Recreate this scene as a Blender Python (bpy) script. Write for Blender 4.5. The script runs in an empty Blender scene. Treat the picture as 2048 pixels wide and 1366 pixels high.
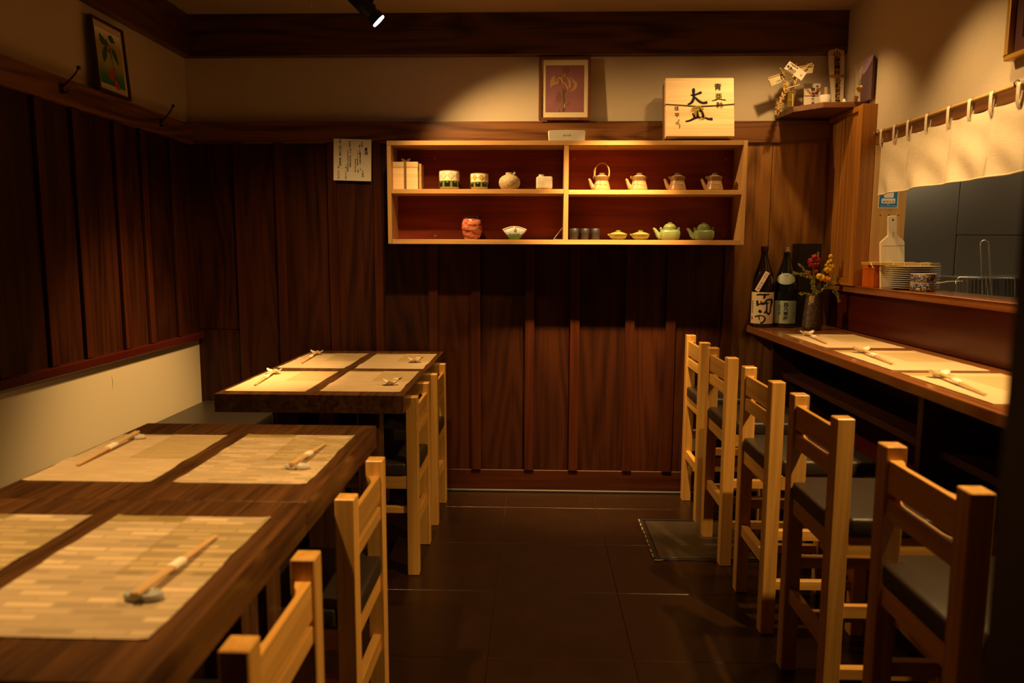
import bpy, bmesh, math, random
from mathutils import Vector, Matrix
random.seed(7)
SC = bpy.context.scene
COL = SC.collection
R = math.radians

# ------------------------------------------------------------------ camera
F_PX, CAM_H = 1469.4, 1.2485
VPX, VPY, ROLL = 1070.0, 503.2, 0.0074
yv = Vector((VPX - 1024, VPY - 683, F_PX)).normalized()
xv = yv.cross(Vector((math.sin(ROLL), -math.cos(ROLL), 0))).normalized()
if xv.x < 0: xv = -xv
zv = xv.cross(yv)
if zv.y > 0: zv = -zv
right = Vector((xv.x, yv.x, zv.x)); down = Vector((xv.y, yv.y, zv.y)); fwd = Vector((xv.z, yv.z, zv.z))
cam_d = bpy.data.cameras.new('camera'); cam = bpy.data.objects.new('camera', cam_d); COL.objects.link(cam)
M = Matrix.Identity(4)
for i in range(3):
    M[i][0] = right[i]; M[i][1] = -down[i]; M[i][2] = -fwd[i]
M.translation = Vector((0, 0, CAM_H)); cam.matrix_world = M
cam_d.sensor_width = 36; cam_d.lens = F_PX / 2048 * 36; cam_d.clip_start = 0.02
cam_d.dof.use_dof = True; cam_d.dof.focus_distance = 3.35; cam_d.dof.aperture_fstop = 2.9
SC.camera = cam

# ------------------------------------------------------------------ world, lights, exposure
W = bpy.data.worlds.new('world'); SC.world = W; W.use_nodes = True
W.node_tree.nodes['Background'].inputs[0].default_value = (1.0, 0.6, 0.32, 1)
W.node_tree.nodes['Background'].inputs[1].default_value = 0.0
SC.view_settings.view_transform = 'Standard'; SC.view_settings.look = 'None'
SC.view_settings.exposure = 0.0; SC.view_settings.gamma = 1.0; SC.view_settings.use_curve_mapping = False
SC.cycles.max_bounces = 6; SC.cycles.sample_clamp_indirect = 4.0
WARM = (1.0, 0.60, 0.22)
def spot(name, loc, target, power, angle, blend=0.6, radius=0.03, color=WARM):
    l = bpy.data.lights.new(name, 'SPOT'); l.energy = power; l.color = color
    l.spot_size = R(angle); l.spot_blend = blend; l.shadow_soft_size = radius
    o = bpy.data.objects.new(name, l); COL.objects.link(o); o.location = loc
    o.rotation_euler = (Vector(target) - Vector(loc)).to_track_quat('-Z', 'Y').to_euler()
    return o
LAMP_A = Vector((-0.655, 3.17, 2.195)); AIM_A = Vector((0.48, 3.54, 1.02))
spot('shelf_spot', LAMP_A + (AIM_A - LAMP_A).normalized() * 0.02, (0.42, 3.66, 1.05), 90, 95, 0.9, 0.022)
spot('corner_spot', (1.16, 3.26, 2.36), (1.06, 3.52, 1.1), 22, 116, 0.7, 0.022)
spot('box_spot', (0.80, 3.10, 2.34), (0.66, 3.62, 1.5), 11, 92, 0.9, 0.022)
spot('low_wall_added_spot', (0.40, 3.06, 2.34), (0.32, 3.74, 0.62), 440, 46, 0.9, 0.022)  # extra unseen lamp, added to brighten the pool on the lower wall
spot('far_table_spot', (-0.60, 2.98, 2.34), (-1.46, 3.04, 0.66), 200, 46, 0.9, 0.025)
spot('far_mat_boost_spot', (-0.62, 2.90, 2.34), (-1.02, 2.79, 0.74), 120, 22, 1.0, 0.025)  # second lamp added only to push the front left mat brighter
spot('far_table_fill_spot', (-0.46, 2.75, 2.34), (-0.88, 3.18, 0.93), 108, 86, 1.0, 0.025)
spot('near_table_spot', (-0.95, 1.25, 2.34), (-0.75, 1.45, 0.74), 122, 60, 0.8, 0.025)
spot('curtain_spot', (0.90, 2.62, 2.34), (1.46, 2.56, 1.34), 47, 78, 1.0, 0.025)
spot('counter_far_spot', (1.20, 2.35, 2.34), (1.26, 2.55, 0.88), 66, 62, 0.9, 0.025)
spot('counter_near_spot', (1.26, 1.50, 2.34), (0.55, 1.65, 0.35), 200, 96, 0.9, 0.025)
kl = bpy.data.lights.new('kitchen_fill_light', 'AREA'); kl.energy = 4.2; kl.color = (1.0, 0.72, 0.40); kl.shape = 'RECTANGLE'; kl.size = 0.5; kl.size_y = 0.08  # unseen fill light added over the kitchen, no fixture behind it
ko = bpy.data.objects.new('kitchen_fill_light', kl); COL.objects.link(ko); ko.location = (2.1, 2.9, 1.98); ko.rotation_euler = (R(25), 0, 0)

# ------------------------------------------------------------------ materials
MATS = {}
def nt(m):
    m.use_nodes = True; return m.node_tree.nodes, m.node_tree.links
def plain(name, col, rough=0.5, metal=0.0, spec=0.5, coat=0.0, bump=0.0, bscale=80.0, var=0.0, vscale=6.0, emit=0.0, trans=0.0, alpha=1.0, ior=1.45):
    if name in MATS: return MATS[name]
    m = bpy.data.materials.new(name); n, l = nt(m); b = n['Principled BSDF']
    b.inputs['Base Color'].default_value = (*col, 1); b.inputs['Roughness'].default_value = rough
    b.inputs['Metallic'].default_value = metal; b.inputs['Specular IOR Level'].default_value = spec
    b.inputs['Coat Weight'].default_value = coat; b.inputs['IOR'].default_value = ior
    b.inputs['Transmission Weight'].default_value = trans
    if emit:
        b.inputs['Emission Color'].default_value = (*col, 1); b.inputs['Emission Strength'].default_value = emit
    tc = n.new('ShaderNodeTexCoord')
    if var:
        no = n.new('ShaderNodeTexNoise'); no.inputs['Scale'].default_value = vscale; no.inputs['Detail'].default_value = 5
        l.new(tc.outputs['Object'], no.inputs['Vector'])
        mx = n.new('ShaderNodeMix'); mx.data_type = 'RGBA'
        mx.inputs[6].default_value = (*[c * (1 - var) for c in col], 1); mx.inputs[7].default_value = (*[min(1, c * (1 + var)) for c in col], 1)
        l.new(no.outputs['Fac'], mx.inputs[0]); l.new(mx.outputs[2], b.inputs['Base Color'])
    if bump:
        nb = n.new('ShaderNodeTexNoise'); nb.inputs['Scale'].default_value = bscale; nb.inputs['Detail'].default_value = 4
        l.new(tc.outputs['Object'], nb.inputs['Vector'])
        bp = n.new('ShaderNodeBump'); bp.inputs['Strength'].default_value = bump; bp.inputs['Distance'].default_value = 0.004
        l.new(nb.outputs['Fac'], bp.inputs['Height']); l.new(bp.outputs['Normal'], b.inputs['Normal'])
    MATS[name] = m; return m
def wood(name, dark, light, axis='Z', across=14.0, along=0.8, rough=0.45, bump=0.25, coat=0.0, fine=90.0, spec=0.4, rings=0.0):
    key = name + '_' + axis
    if key in MATS: return MATS[key]
    m = bpy.data.materials.new(key); n, l = nt(m); b = n['Principled BSDF']
    b.inputs['Roughness'].default_value = rough; b.inputs['Coat Weight'].default_value = coat
    b.inputs['Coat Roughness'].default_value = 0.15; b.inputs['Specular IOR Level'].default_value = spec
    tc = n.new('ShaderNodeTexCoord'); oi = n.new('ShaderNodeObjectInfo')
    sc = n.new('ShaderNodeVectorMath'); sc.operation = 'SCALE'; sc.inputs[0].default_value = (37, 61, 23)
    l.new(oi.outputs['Random'], sc.inputs['Scale'])
    ad = n.new('ShaderNodeVectorMath'); l.new(tc.outputs['Object'], ad.inputs[0]); l.new(sc.outputs[0], ad.inputs[1])
    def mapped(ac, al):
        mp = n.new('ShaderNodeMapping'); v = [ac, ac, ac]; v['XYZ'.index(axis)] = al
        mp.inputs['Scale'].default_value = v; l.new(ad.outputs[0], mp.inputs['Vector']); return mp
    m1 = mapped(across, along)
    n1 = n.new('ShaderNodeTexNoise'); n1.inputs['Scale'].default_value = 1; n1.inputs['Detail'].default_value = 5; n1.inputs['Distortion'].default_value = 1.2
    l.new(m1.outputs[0], n1.inputs['Vector'])
    # growth-ring lines: contour bands of a smooth, stretched noise field
    mr = mapped(across * 0.30, along * 0.55)
    nr = n.new('ShaderNodeTexNoise'); nr.inputs['Scale'].default_value = 1; nr.inputs['Detail'].default_value = 1.5
    l.new(mr.outputs[0], nr.inputs['Vector'])
    mu = n.new('ShaderNodeMath'); mu.operation = 'MULTIPLY'; mu.inputs[1].default_value = 26; l.new(nr.outputs['Fac'], mu.inputs[0])
    fr = n.new('ShaderNodeMath'); fr.operation = 'PINGPONG'; fr.inputs[1].default_value = 1.0; l.new(mu.outputs[0], fr.inputs[0])
    m2 = mapped(fine, along * 3)
    n2 = n.new('ShaderNodeTexNoise'); n2.inputs['Scale'].default_value = 1; n2.inputs['Detail'].default_value = 3
    l.new(m2.outputs[0], n2.inputs['Vector'])
    a1 = n.new('ShaderNodeMath'); a1.operation = 'MULTIPLY_ADD'; a1.inputs[1].default_value = 0.45; l.new(n2.outputs['Fac'], a1.inputs[0]); l.new(n1.outputs['Fac'], a1.inputs[2])
    a2 = n.new('ShaderNodeMath'); a2.operation = 'MULTIPLY_ADD'; a2.inputs[1].default_value = rings; l.new(fr.outputs[0], a2.inputs[0]); l.new(a1.outputs[0], a2.inputs[2])
    rp = n.new('ShaderNodeValToRGB'); rp.color_ramp.elements[0].position = 0.42 + rings * 0.3; rp.color_ramp.elements[1].position = 1.0 + rings * 0.5
    rp.color_ramp.elements[0].color = (*dark, 1); rp.color_ramp.elements[1].color = (*light, 1)
    l.new(a2.outputs[0], rp.inputs['Fac'])
    # each piece differs a little in tone
    hv = n.new('ShaderNodeHueSaturation'); mr_ = n.new('ShaderNodeMapRange'); mr_.inputs[3].default_value = 0.78; mr_.inputs[4].default_value = 1.22
    l.new(oi.outputs['Random'], mr_.inputs[0]); l.new(mr_.outputs[0], hv.inputs['Value']); l.new(rp.outputs['Color'], hv.inputs['Color'])
    l.new(hv.outputs['Color'], b.inputs['Base Color'])
    if bump:
        bp = n.new('ShaderNodeBump'); bp.inputs['Strength'].default_value = bump; bp.inputs['Distance'].default_value = 0.002
        l.new(a2.outputs[0], bp.inputs['Height']); l.new(bp.outputs['Normal'], b.inputs['Normal'])
    MATS[key] = m; return m
def wall_wood(ax='Z'): return wood('stained_cedar', (0.0095, 0.0014, 0.0004), (0.047, 0.0115, 0.0019), ax, 13, 0.9, 0.48, 0.5, 0, 80, 0.2, 0.28)
def batten_wood(ax='Z'): return wood('stained_batten', (0.024, 0.0036, 0.0009), (0.064, 0.0145, 0.0027), ax, 16, 0.8, 0.45, 0.35, 0, 110, 0.22, 0.12)
def trim_wood(ax='X'): return wood('stained_trim', (0.040, 0.012, 0.004), (0.20, 0.080, 0.024), ax, 16, 0.9, 0.38, 0.5, 0, 110, 0.35, 0.35)
def light_cedar(ax='Z'): return wood('paler_cedar', (0.11, 0.038, 0.007), (0.36, 0.16, 0.034), ax, 13, 0.9, 0.42, 0.4, 0, 80, 0.35, 0.28)  # same grain as the stained cedar in a much paler tone
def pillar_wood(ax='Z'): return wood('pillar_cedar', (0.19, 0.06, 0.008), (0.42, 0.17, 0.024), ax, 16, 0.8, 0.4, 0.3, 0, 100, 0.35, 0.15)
def beam_wood(ax='X'): return wood('dark_beam', (0.016, 0.0045, 0.0015), (0.12, 0.045, 0.012), ax, 16, 0.9, 0.36, 0.5, 0, 110, 0.35, 0.35)
def pine(ax='Z'): return wood('amber_pine', (0.42, 0.20, 0.036), (0.70, 0.38, 0.085), ax, 22, 0.8, 0.36, 0.15, 0.1, 130, 0.45, 0.14)
def shelf_wood(ax='X'): return wood('shelf_oak', (0.30, 0.16, 0.055), (0.50, 0.28, 0.10), ax, 24, 1.0, 0.42, 0.15, 0, 120, 0.4, 0.1)
def shelf_back(ax='X'): return wood('shelf_red_back', (0.115, 0.014, 0.004), (0.21, 0.034, 0.008), ax, 12, 0.8, 0.45, 0.2, 0, 90, 0.3, 0.15)
def table_wood(ax='Y'): return wood('table_dark_oak', (0.018, 0.007, 0.003), (0.15, 0.062, 0.018), ax, 26, 1.8, 0.30, 0.5, 0.12, 150, 0.5, 0.08)
def counter_wood(ax='Y'): return wood('counter_lacquer', (0.13, 0.040, 0.012), (0.27, 0.10, 0.030), ax, 16, 0.7, 0.16, 0.08, 0.35, 80, 0.5, 0.1)
def red_panel(ax='Y'): return wood('red_panel', (0.052, 0.0055, 0.0025), (0.085, 0.012, 0.005), ax, 10, 0.7, 0.30, 0.05, 0.1, 80, 0.4, 0.05)
def honey(ax='Z'): return wood('honey_board', (0.42, 0.22, 0.055), (0.60, 0.34, 0.10), ax, 14, 0.6, 0.4, 0.1, 0, 90, 0.4, 0.1)
def pale_wood(ax='X'): return wood('paulownia', (0.66, 0.43, 0.20), (0.86, 0.62, 0.34), ax, 26, 1.0, 0.5, 0.08, 0, 120, 0.3, 0.1)
PLASTER = plain('ochre_plaster', (0.55, 0.455, 0.33), 0.9, bump=0.25, bscale=120, var=0.06, vscale=5, spec=0.2)
CEIL = plain('ceiling_board', (0.36, 0.26, 0.15), 0.85, bump=0.1, bscale=60, var=0.08)
LOWPL = plain('low_wall_panel', (0.60, 0.50, 0.33), 0.75, var=0.05, vscale=2, spec=0.2)
LEATHER = plain('black_leatherette', (0.030, 0.021, 0.014), 0.38, bump=0.3, bscale=420, spec=0.75)
BLACK = plain('black_metal', (0.012, 0.011, 0.010), 0.45, spec=0.4)
PAPER = plain('white_paper', (0.86, 0.80, 0.66), 0.8, var=0.03)
INK = plain('black_ink', (0.012, 0.010, 0.010), 0.7, spec=0.2)
GREYINK = plain('grey_ink', (0.10, 0.085, 0.07), 0.7, spec=0.2)
REDINK = plain('red_ink', (0.45, 0.05, 0.03), 0.7)
STEEL = plain('stainless_steel', (0.50, 0.47, 0.41), 0.34, metal=1.0, bump=0.12, bscale=3.0, var=0.12, vscale=2)
WIRE = plain('bright_wire', (0.72, 0.70, 0.64), 0.25, metal=1.0)
GOLD = plain('gold', (0.80, 0.52, 0.13), 0.3, metal=0.9)
WHITE_GLAZE = plain('white_glaze', (0.80, 0.76, 0.66), 0.18, spec=0.6, var=0.05, vscale=30)

# ------------------------------------------------------------------ mesh helpers
class G:
    def __init__(s): s.v = []; s.f = []
    def add(s, vs, fs):
        o = len(s.v); s.v += [tuple(v) for v in vs]; s.f += [tuple(i + o for i in f) for f in fs]; return s
    def box(s, x0, x1, y0, y1, z0, z1):
        return s.add([(x0,y0,z0),(x1,y0,z0),(x1,y1,z0),(x0,y1,z0),(x0,y0,z1),(x1,y0,z1),(x1,y1,z1),(x0,y1,z1)],
                     [(0,3,2,1),(4,5,6,7),(0,1,5,4),(1,2,6,5),(2,3,7,6),(3,0,4,7)])
    def prism(s, poly, z0, z1, axis='Z'):
        n = len(poly)
        def p(a, b, c): return {'Z': (a, b, c), 'Y': (a, c, b), 'X': (c, a, b)}[axis]
        vs = [p(a, b, z0) for a, b in poly] + [p(a, b, z1) for a, b in poly]
        fs = [tuple(reversed(range(n))), tuple(range(n, 2 * n))] + [(i, (i + 1) % n, n + (i + 1) % n, n + i) for i in range(n)]
        return s.add(vs, fs)
    def lathe(s, prof, c=(0, 0, 0), n=28, mod=None, sx=1.0, sy=1.0):
        vs = []; fs = []
        for (r, z) in prof:
            for i in range(n):
                a = 2 * math.pi * i / n; k = mod(a, z) if mod else 1.0
                vs.append((c[0] + sx * r * k * math.cos(a), c[1] + sy * r * k * math.sin(a), c[2] + z))
        m = len(prof)
        for j in range(m - 1):
            for i in range(n):
                fs.append((j * n + i, j * n + (i + 1) % n, (j + 1) * n + (i + 1) % n, (j + 1) * n + i))
        if prof[0][0] > 1e-6: fs.append(tuple(reversed(range(n))))
        if prof[-1][0] > 1e-6: fs.append(tuple((m - 1) * n + i for i in range(n)))
        return s.add(vs, fs)
    def tube(s, pts, r, n=8, cap=True):
        pts = [Vector(p) for p in pts]; vs = []; fs = []; m = len(pts)
        rs = r if isinstance(r, (list, tuple)) else [r] * m
        up = Vector((0.13, 0.31, 0.94)).normalized(); prev = None
        for j, p in enumerate(pts):
            t = (pts[min(j + 1, m - 1)] - pts[max(j - 1, 0)])
            t = t.normalized() if t.length > 1e-9 else Vector((0, 0, 1))
            if prev is None:
                a = t.cross(up); a = a.normalized() if a.length > 1e-4 else t.orthogonal().normalized()
            else:
                a = prev - t * prev.dot(t); a = a.normalized() if a.length > 1e-6 else t.orthogonal().normalized()
            prev = a; b = t.cross(a)
            for i in range(n):
                an = 2 * math.pi * i / n; vs.append(p + rs[j] * (a * math.cos(an) + b * math.sin(an)))
        for j in range(m - 1):
            for i in range(n):
                fs.append((j * n + i, j * n + (i + 1) % n, (j + 1) * n + (i + 1) % n, (j + 1) * n + i))
        if cap: fs.append(tuple(reversed(range(n)))); fs.append(tuple((m - 1) * n + i for i in range(n)))
        return s.add(vs, fs)
    def ball(s, c, r, n=10, sz=1.0):
        pr = [(r * math.sin(math.pi * j / (n // 2)), -r * sz * math.cos(math.pi * j / (n // 2))) for j in range(n // 2 + 1)]
        pr[0] = (0.0, pr[0][1]); pr[-1] = (0.0, pr[-1][1])
        return s.lathe([(max(a, 1e-5), b) for a, b in pr], c, n)
    def sheet(s, fn, nu, nv, thick=0.0, nrm=(0, 0, 1)):
        vs = [Vector(fn(i / nu, j / nv)) for j in range(nv + 1) for i in range(nu + 1)]
        N = (nu + 1) * (nv + 1); fs = []
        for j in range(nv):
            for i in range(nu):
                a = j * (nu + 1) + i; fs.append((a, a + 1, a + nu + 2, a + nu + 1))
        if thick:
            d = Vector(nrm) * thick; vs = vs + [v - d for v in vs]
            fs += [tuple(i + N for i in reversed(f)) for f in fs[:]]
            rim = [i for i in range(nu + 1)] + [j * (nu + 1) + nu for j in range(1, nv + 1)] + [nv * (nu + 1) + i for i in range(nu - 1, -1, -1)] + [j * (nu + 1) for j in range(nv - 1, 0, -1)]
            k = len(rim); fs += [(rim[i], rim[i] + N, rim[(i + 1) % k] + N, rim[(i + 1) % k]) for i in range(k)]
        return s.add(vs, fs)
    def mesh(s, name, mat, bevel=0.0, segs=1, smooth=None):
        me = bpy.data.meshes.new(name); me.from_pydata(s.v, [], s.f); me.update()
        bm = bmesh.new(); bm.from_mesh(me)
        bmesh.ops.remove_doubles(bm, verts=bm.verts, dist=1e-6)
        bmesh.ops.recalc_face_normals(bm, faces=bm.faces)
        if bevel:
            ed = [e for e in bm.edges if len(e.link_faces) == 2 and e.calc_face_angle(0) > R(35)]
            bmesh.ops.bevel(bm, geom=ed, offset=bevel, segments=segs, affect='EDGES', profile=0.5, clamp_overlap=True)
        bm.to_mesh(me); bm.free()
        if smooth is not None:
            me.shade_smooth(); me.set_sharp_from_angle(angle=R(smooth))
        me.materials.append(mat); return me
def obj(name, g, mat, parent=None, bevel=0.0, segs=1, smooth=None, loc=None, rot=None, label=None):
    me = g if isinstance(g, bpy.types.Mesh) else g.mesh(name, mat, bevel, segs, smooth)
    o = bpy.data.objects.new(name, me); COL.objects.link(o)
    if parent: o.parent = parent
    if loc is not None: o.location = loc
    if rot is not None: o.rotation_euler = rot
    if label: o['label'] = label
    return o
def tag(o, label, cat, group=None, kind=None):
    o['label'] = label; o['category'] = cat
    if group: o['group'] = group
    if kind: o['kind'] = kind
    return o
def thing(name, label, cat, loc=(0, 0, 0), rot=(0, 0, 0), group=None):
    o = bpy.data.objects.new(name, None); COL.objects.link(o); o.location = loc; o.rotation_euler = rot
    o.empty_display_size = 0.05
    return tag(o, label, cat, group)
def struct(o, label, cat):
    return tag(o, label, cat, kind='structure')
def dup(root, loc, rz, label, group=None):
    r = root.copy(); COL.objects.link(r); r.location = loc; r.rotation_euler = (0, 0, rz); r['label'] = label
    if group: r['group'] = group
    for ch in list(root.children):
        c = ch.copy(); COL.objects.link(c); c.parent = r
        for g in list(ch.children):
            d = g.copy(); COL.objects.link(d); d.parent = c
    return r
# lettering -> flat mesh. vertical=True stacks the characters
def text_mesh(body, size, vertical=False, bold=0.0, gap=1.0, shear=0.0):
    cu = bpy.data.curves.new('lettering', 'FONT')
    cu.body = '\n'.join(body) if vertical else body
    cu.size = size; cu.align_x = 'CENTER'; cu.align_y = 'CENTER'; cu.offset = bold * size; cu.space_line = gap * 1.02; cu.shear = shear
    cu.resolution_u = 2
    o = bpy.data.objects.new('lettering', cu); COL.objects.link(o); bpy.context.view_layer.update()
    me = bpy.data.meshes.new_from_object(o.evaluated_get(bpy.context.evaluated_depsgraph_get()))
    bpy.data.objects.remove(o); bpy.data.curves.remove(cu)
    vs = [v.co.copy() for v in me.vertices]; fs = [tuple(p.vertices) for p in me.polygons]; bpy.data.meshes.remove(me)
    return vs, fs
def smooth_line(pts, sub=6):
    out = []; n = len(pts)
    for i in range(n - 1):
        p0, p1, p2, p3 = pts[max(i - 1, 0)], pts[i], pts[i + 1], pts[min(i + 2, n - 1)]
        for k in range(sub):
            t = k / sub
            out.append(tuple(0.5 * ((2 * b) + (c - a) * t + (2 * a - 5 * b + 4 * c - d) * t * t + (3 * b - a - 3 * c + d) * t ** 3) for a, b, c, d in zip(p0, p1, p2, p3)))
    out.append(tuple(pts[-1])); return out
def brush(strokes, scale, origin):          # strokes in picture units (x right, y down, width)
    vs = []; fs = []
    for st in strokes:
        L = smooth_line(st); base = len(vs)
        for i, (x, y, w) in enumerate(L):
            a = L[max(i - 1, 0)]; b = L[min(i + 1, len(L) - 1)]
            dx, dy = b[0] - a[0], b[1] - a[1]; d = math.hypot(dx, dy) or 1
            k = 0.6 if i in (0, len(L) - 1) else 1.0
            ox, oy = -dy / d * w * k / 2, dx / d * w * k / 2
            for sgn in (1, -1):
                vs.append(Vector(((x + sgn * ox - origin[0]) * scale, -(y + sgn * oy - origin[1]) * scale, 0)))
        for i in range(len(L) - 1):
            o = base + 2 * i; fs.append((o, o + 1, o + 3, o + 2))
    return vs, fs
def flat_print(name, geo, mat, parent, place):       # place(x, y) -> 3D point
    vs, fs = geo; me = bpy.data.meshes.new(name)
    me.from_pydata([tuple(place(v.x, v.y)) for v in vs], [], fs); me.update(); me.materials.append(mat)
    return obj(name, me, mat, parent)
def merge(*geos):
    V = []; Fc = []
    for (vs, fs, dx, dy) in geos:
        o = len(V); V += [Vector((v.x + dx, v.y + dy, 0)) for v in vs]; Fc += [tuple(i + o for i in f) for f in fs]
    return V, Fc
def strips(geo, step=0.004):                          # cut lettering into upright strips so that it can be bent
    vs, fs = geo; me = bpy.data.meshes.new('t'); me.from_pydata([tuple(v) for v in vs], [], fs)
    bm = bmesh.new(); bm.from_mesh(me); bpy.data.meshes.remove(me)
    x0 = min(v.co.x for v in bm.verts); x1 = max(v.co.x for v in bm.verts); x = x0 + step
    while x < x1:
        bmesh.ops.bisect_plane(bm, geom=bm.verts[:] + bm.edges[:] + bm.faces[:], plane_co=(x, 0, 0), plane_no=(1, 0, 0)); x += step
    bm.verts.index_update()
    out = [v.co.copy() for v in bm.verts], [tuple(v.index for v in f.verts) for f in bm.faces]; bm.free(); return out

# ================================================================== THE ROOM
BY, LX, RX, CZ = 3.755, -1.755, 1.49, 2.395
FY = -1.6                                              # wall behind the camera
# ---- floor: square tiles
TILE = plain('dark_floor_tile', (0.021, 0.0085, 0.003), 0.27, bump=0.25, bscale=14, var=0.3, vscale=9, spec=0.5)
GROUT = plain('pale_joint', (0.17, 0.12, 0.07), 0.7)
floor = obj('floor', G().box(LX - .1, RX + .12, FY, BY + .09, -0.06, -0.006), GROUT)
struct(floor, 'dark brown square floor tiles with fine pale joints', 'floor')
tm = {}
xs = [LX] + [0.313 + 0.45 * k for k in range(-4, 3)] + [RX]
ys = [FY] + [3.035 + 0.45 * k for k in range(-10, 2)] + [BY]
for i in range(len(xs) - 1):
    for j in range(len(ys) - 1):
        w, d = round(xs[i+1] - xs[i] - 0.0016, 4), round(ys[j+1] - ys[j] - 0.0016, 4)
        if (w, d) not in tm: tm[(w, d)] = G().box(-w/2, w/2, -d/2, d/2, -0.006, 0).mesh('floor_tile', TILE, 0.0006)
        obj('floor_tile', tm[(w, d)], TILE, floor, loc=((xs[i] + xs[i+1]) / 2, (ys[j] + ys[j+1]) / 2, random.uniform(-.0003, 0)))
# hatch let into the floor beside the stools
HATCH = plain('worn_hatch_plate', (0.048, 0.034, 0.020), 0.38, bump=0.3, bscale=30, var=0.35, vscale=12)
hx0, hx1, hy0, hy1 = 0.50, 0.96, 2.885, 3.345
hg = G(); e = 0.014
hg.box(hx0, hx1, hy0, hy0+e, 0, .003); hg.box(hx0, hx1, hy1-e, hy1, 0, .003); hg.box(hx0, hx0+e, hy0+e, hy1-e, 0, .003); hg.box(hx1-e, hx1, hy0+e, hy1-e, 0, .003)
obj('hatch_frame', hg, plain('dark_hatch_rim', (0.02, 0.014, 0.01), 0.5), floor, 0.0008)
obj('hatch_plate', G().box(hx0+.022, hx1-.022, hy0+.022, hy1-.022, 0, .0025), HATCH, floor, 0.0008)
wg = G()
for k in range(9):
    y = hy0 + .03 + k * .05; wg.add([(hx0-.004+random.uniform(-.004,.004), y, .0004), (hx0+.002+random.uniform(0,.005), y, .0004), (hx0+.001+random.uniform(0,.004), y+.035, .0004), (hx0-.005, y+.035, .0004)], [(0,1,2,3)])
wg.tube([(hx0-.004, hy0-.006, .003), (hx0+.012, hy0-.012, .004), (hx0+.03, hy0-.004, .003)], .003, 6)
obj('worn_edge', wg, plain('bare_worn_edge', (0.32, 0.22, 0.11), 0.7), floor)
# ---- ceiling
struct(obj('ceiling', G().box(LX - .1, RX + .12, FY, BY + .09, CZ, CZ + .06), CEIL), 'plain brownish ceiling above the dark beams', 'ceiling')
# ---- back wall with its boards and battens
wb = obj('wall_back', G().box(LX - .1, RX + .12, BY, BY + .09, 0, CZ), PLASTER)
struct(wb, 'ochre plaster back wall above dark vertical boards and battens', 'wall')
bat = [(-1.518,-1.475),(-1.310,-1.265),(-1.043,-.998),(-.812,-.770),(-.539,-.491),(-.323,-.275),(-.048,0.0),(.181,.229),(.459,.507),(.664,.713),(.947,.994)]
edges = [LX] + [(a + b) / 2 for a, b in bat] + [1.163, RX]
for i in range(len(edges) - 1):
    a, b = edges[i] + .0012, edges[i+1] - .0012
    y = BY - .020 - random.uniform(0, .0015)
    if i == 0:
        obj('board', G().box(a, b, y, BY, .845, 1.79), wall_wood('Z'), wb, .001)
        obj('board', G().box(a, b, y - .004, BY, .117, .842), wall_wood('Z'), wb, .001)
    else:
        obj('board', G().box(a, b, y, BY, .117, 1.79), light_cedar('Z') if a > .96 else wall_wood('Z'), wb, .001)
for a, b in bat:
    obj('batten', G().box(a, b, BY - .037, BY - .021, .117, 1.785), batten_wood('Z'), wb, .0015)
struct(obj('baseboard_back', G().box(LX, 1.2, BY - .030, BY, .014, .117), batten_wood('X'), None, .002), 'dark stained baseboard along the back wall', 'baseboard')
struct(obj('trim_1', G().box(LX, 1.2, BY - .042, BY, 0, .0135), plain('grey_vinyl_strip', (0.035, 0.026, 0.018), 0.55), None, .004), 'thin grey vinyl strip at the foot of the back wall', 'trim')
struct(obj('trim_2', G().box(LX, RX, BY - .035, BY, 1.781, 1.885), trim_wood('X'), None, .002), 'grained wooden rail along the back wall above the boards', 'trim')
struct(obj('trim_3', G().box(LX, RX, BY - .045, BY, 2.197, CZ), beam_wood('X'), None, .003), 'deep dark wooden beam under the ceiling of the back wall', 'beam')
# ---- left wall
wl = obj('wall_left', G().box(LX - .1, LX, FY, BY, 0, CZ), PLASTER)
struct(wl, 'left side wall with ochre plaster above dark boards', 'wall')
lb = [(2.548,2.590),(2.757,2.800),(3.030,3.072),(3.235,3.277),(3.500,3.540)]
y = 2.548
while y > 0.3:
    y -= random.choice((.21, .26, .235)); lb.insert(0, (y, y + .042))
ed = [FY] + [(a + b) / 2 for a, b in lb] + [BY - .022]
for i in range(len(ed) - 1):
    obj('board', G().box(LX, LX + .016 + random.uniform(0, .002), ed[i] + .0015, ed[i+1] - .0015, .825, 1.79), wall_wood('Z'), wl, .001)
for a, b in lb:
    obj('batten', G().box(LX + .019, LX + .034, a, b, .832, 1.785), batten_wood('Z'), wl, .0015)
obj('lower_panel', G().box(LX, LX + .018, FY, BY - .026, .12, .80), LOWPL, wl)
ck = G().tube([(LX + .0182, 2.93, .735), (LX + .0182, 2.935, .71), (LX + .0182, 2.931, .69), (LX + .0182, 2.933, .675)], [.0002, .0009, .0007, .0002], 5)
obj('crack', ck, INK, wl)
struct(obj('trim_4', G().box(LX, LX + .040, FY, BY - .022, 1.775, 1.870), trim_wood('Y'), None, .002), 'dark wooden rail along the left wall under the small picture', 'trim')
struct(obj('trim_5', G().box(LX, LX + .046, FY, BY - .022, .795, .830), red_panel('Y'), None, .003), 'reddish wooden rail along the left wall above the pale low panel', 'trim')
struct(obj('trim_6', G().box(LX, LX + .050, FY, BY - .047, 2.197, CZ), beam_wood('Y'), None, .003), 'deep dark beam under the ceiling of the left wall', 'beam')
# ---- wall behind the camera
struct(obj('wall_front', G().box(LX - .1, RX + .12, FY - .1, FY, 0, CZ), plain('front_wall_wood', (0.05, 0.026, 0.013), 0.6)), 'dark wall behind the viewer', 'wall')
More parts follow.
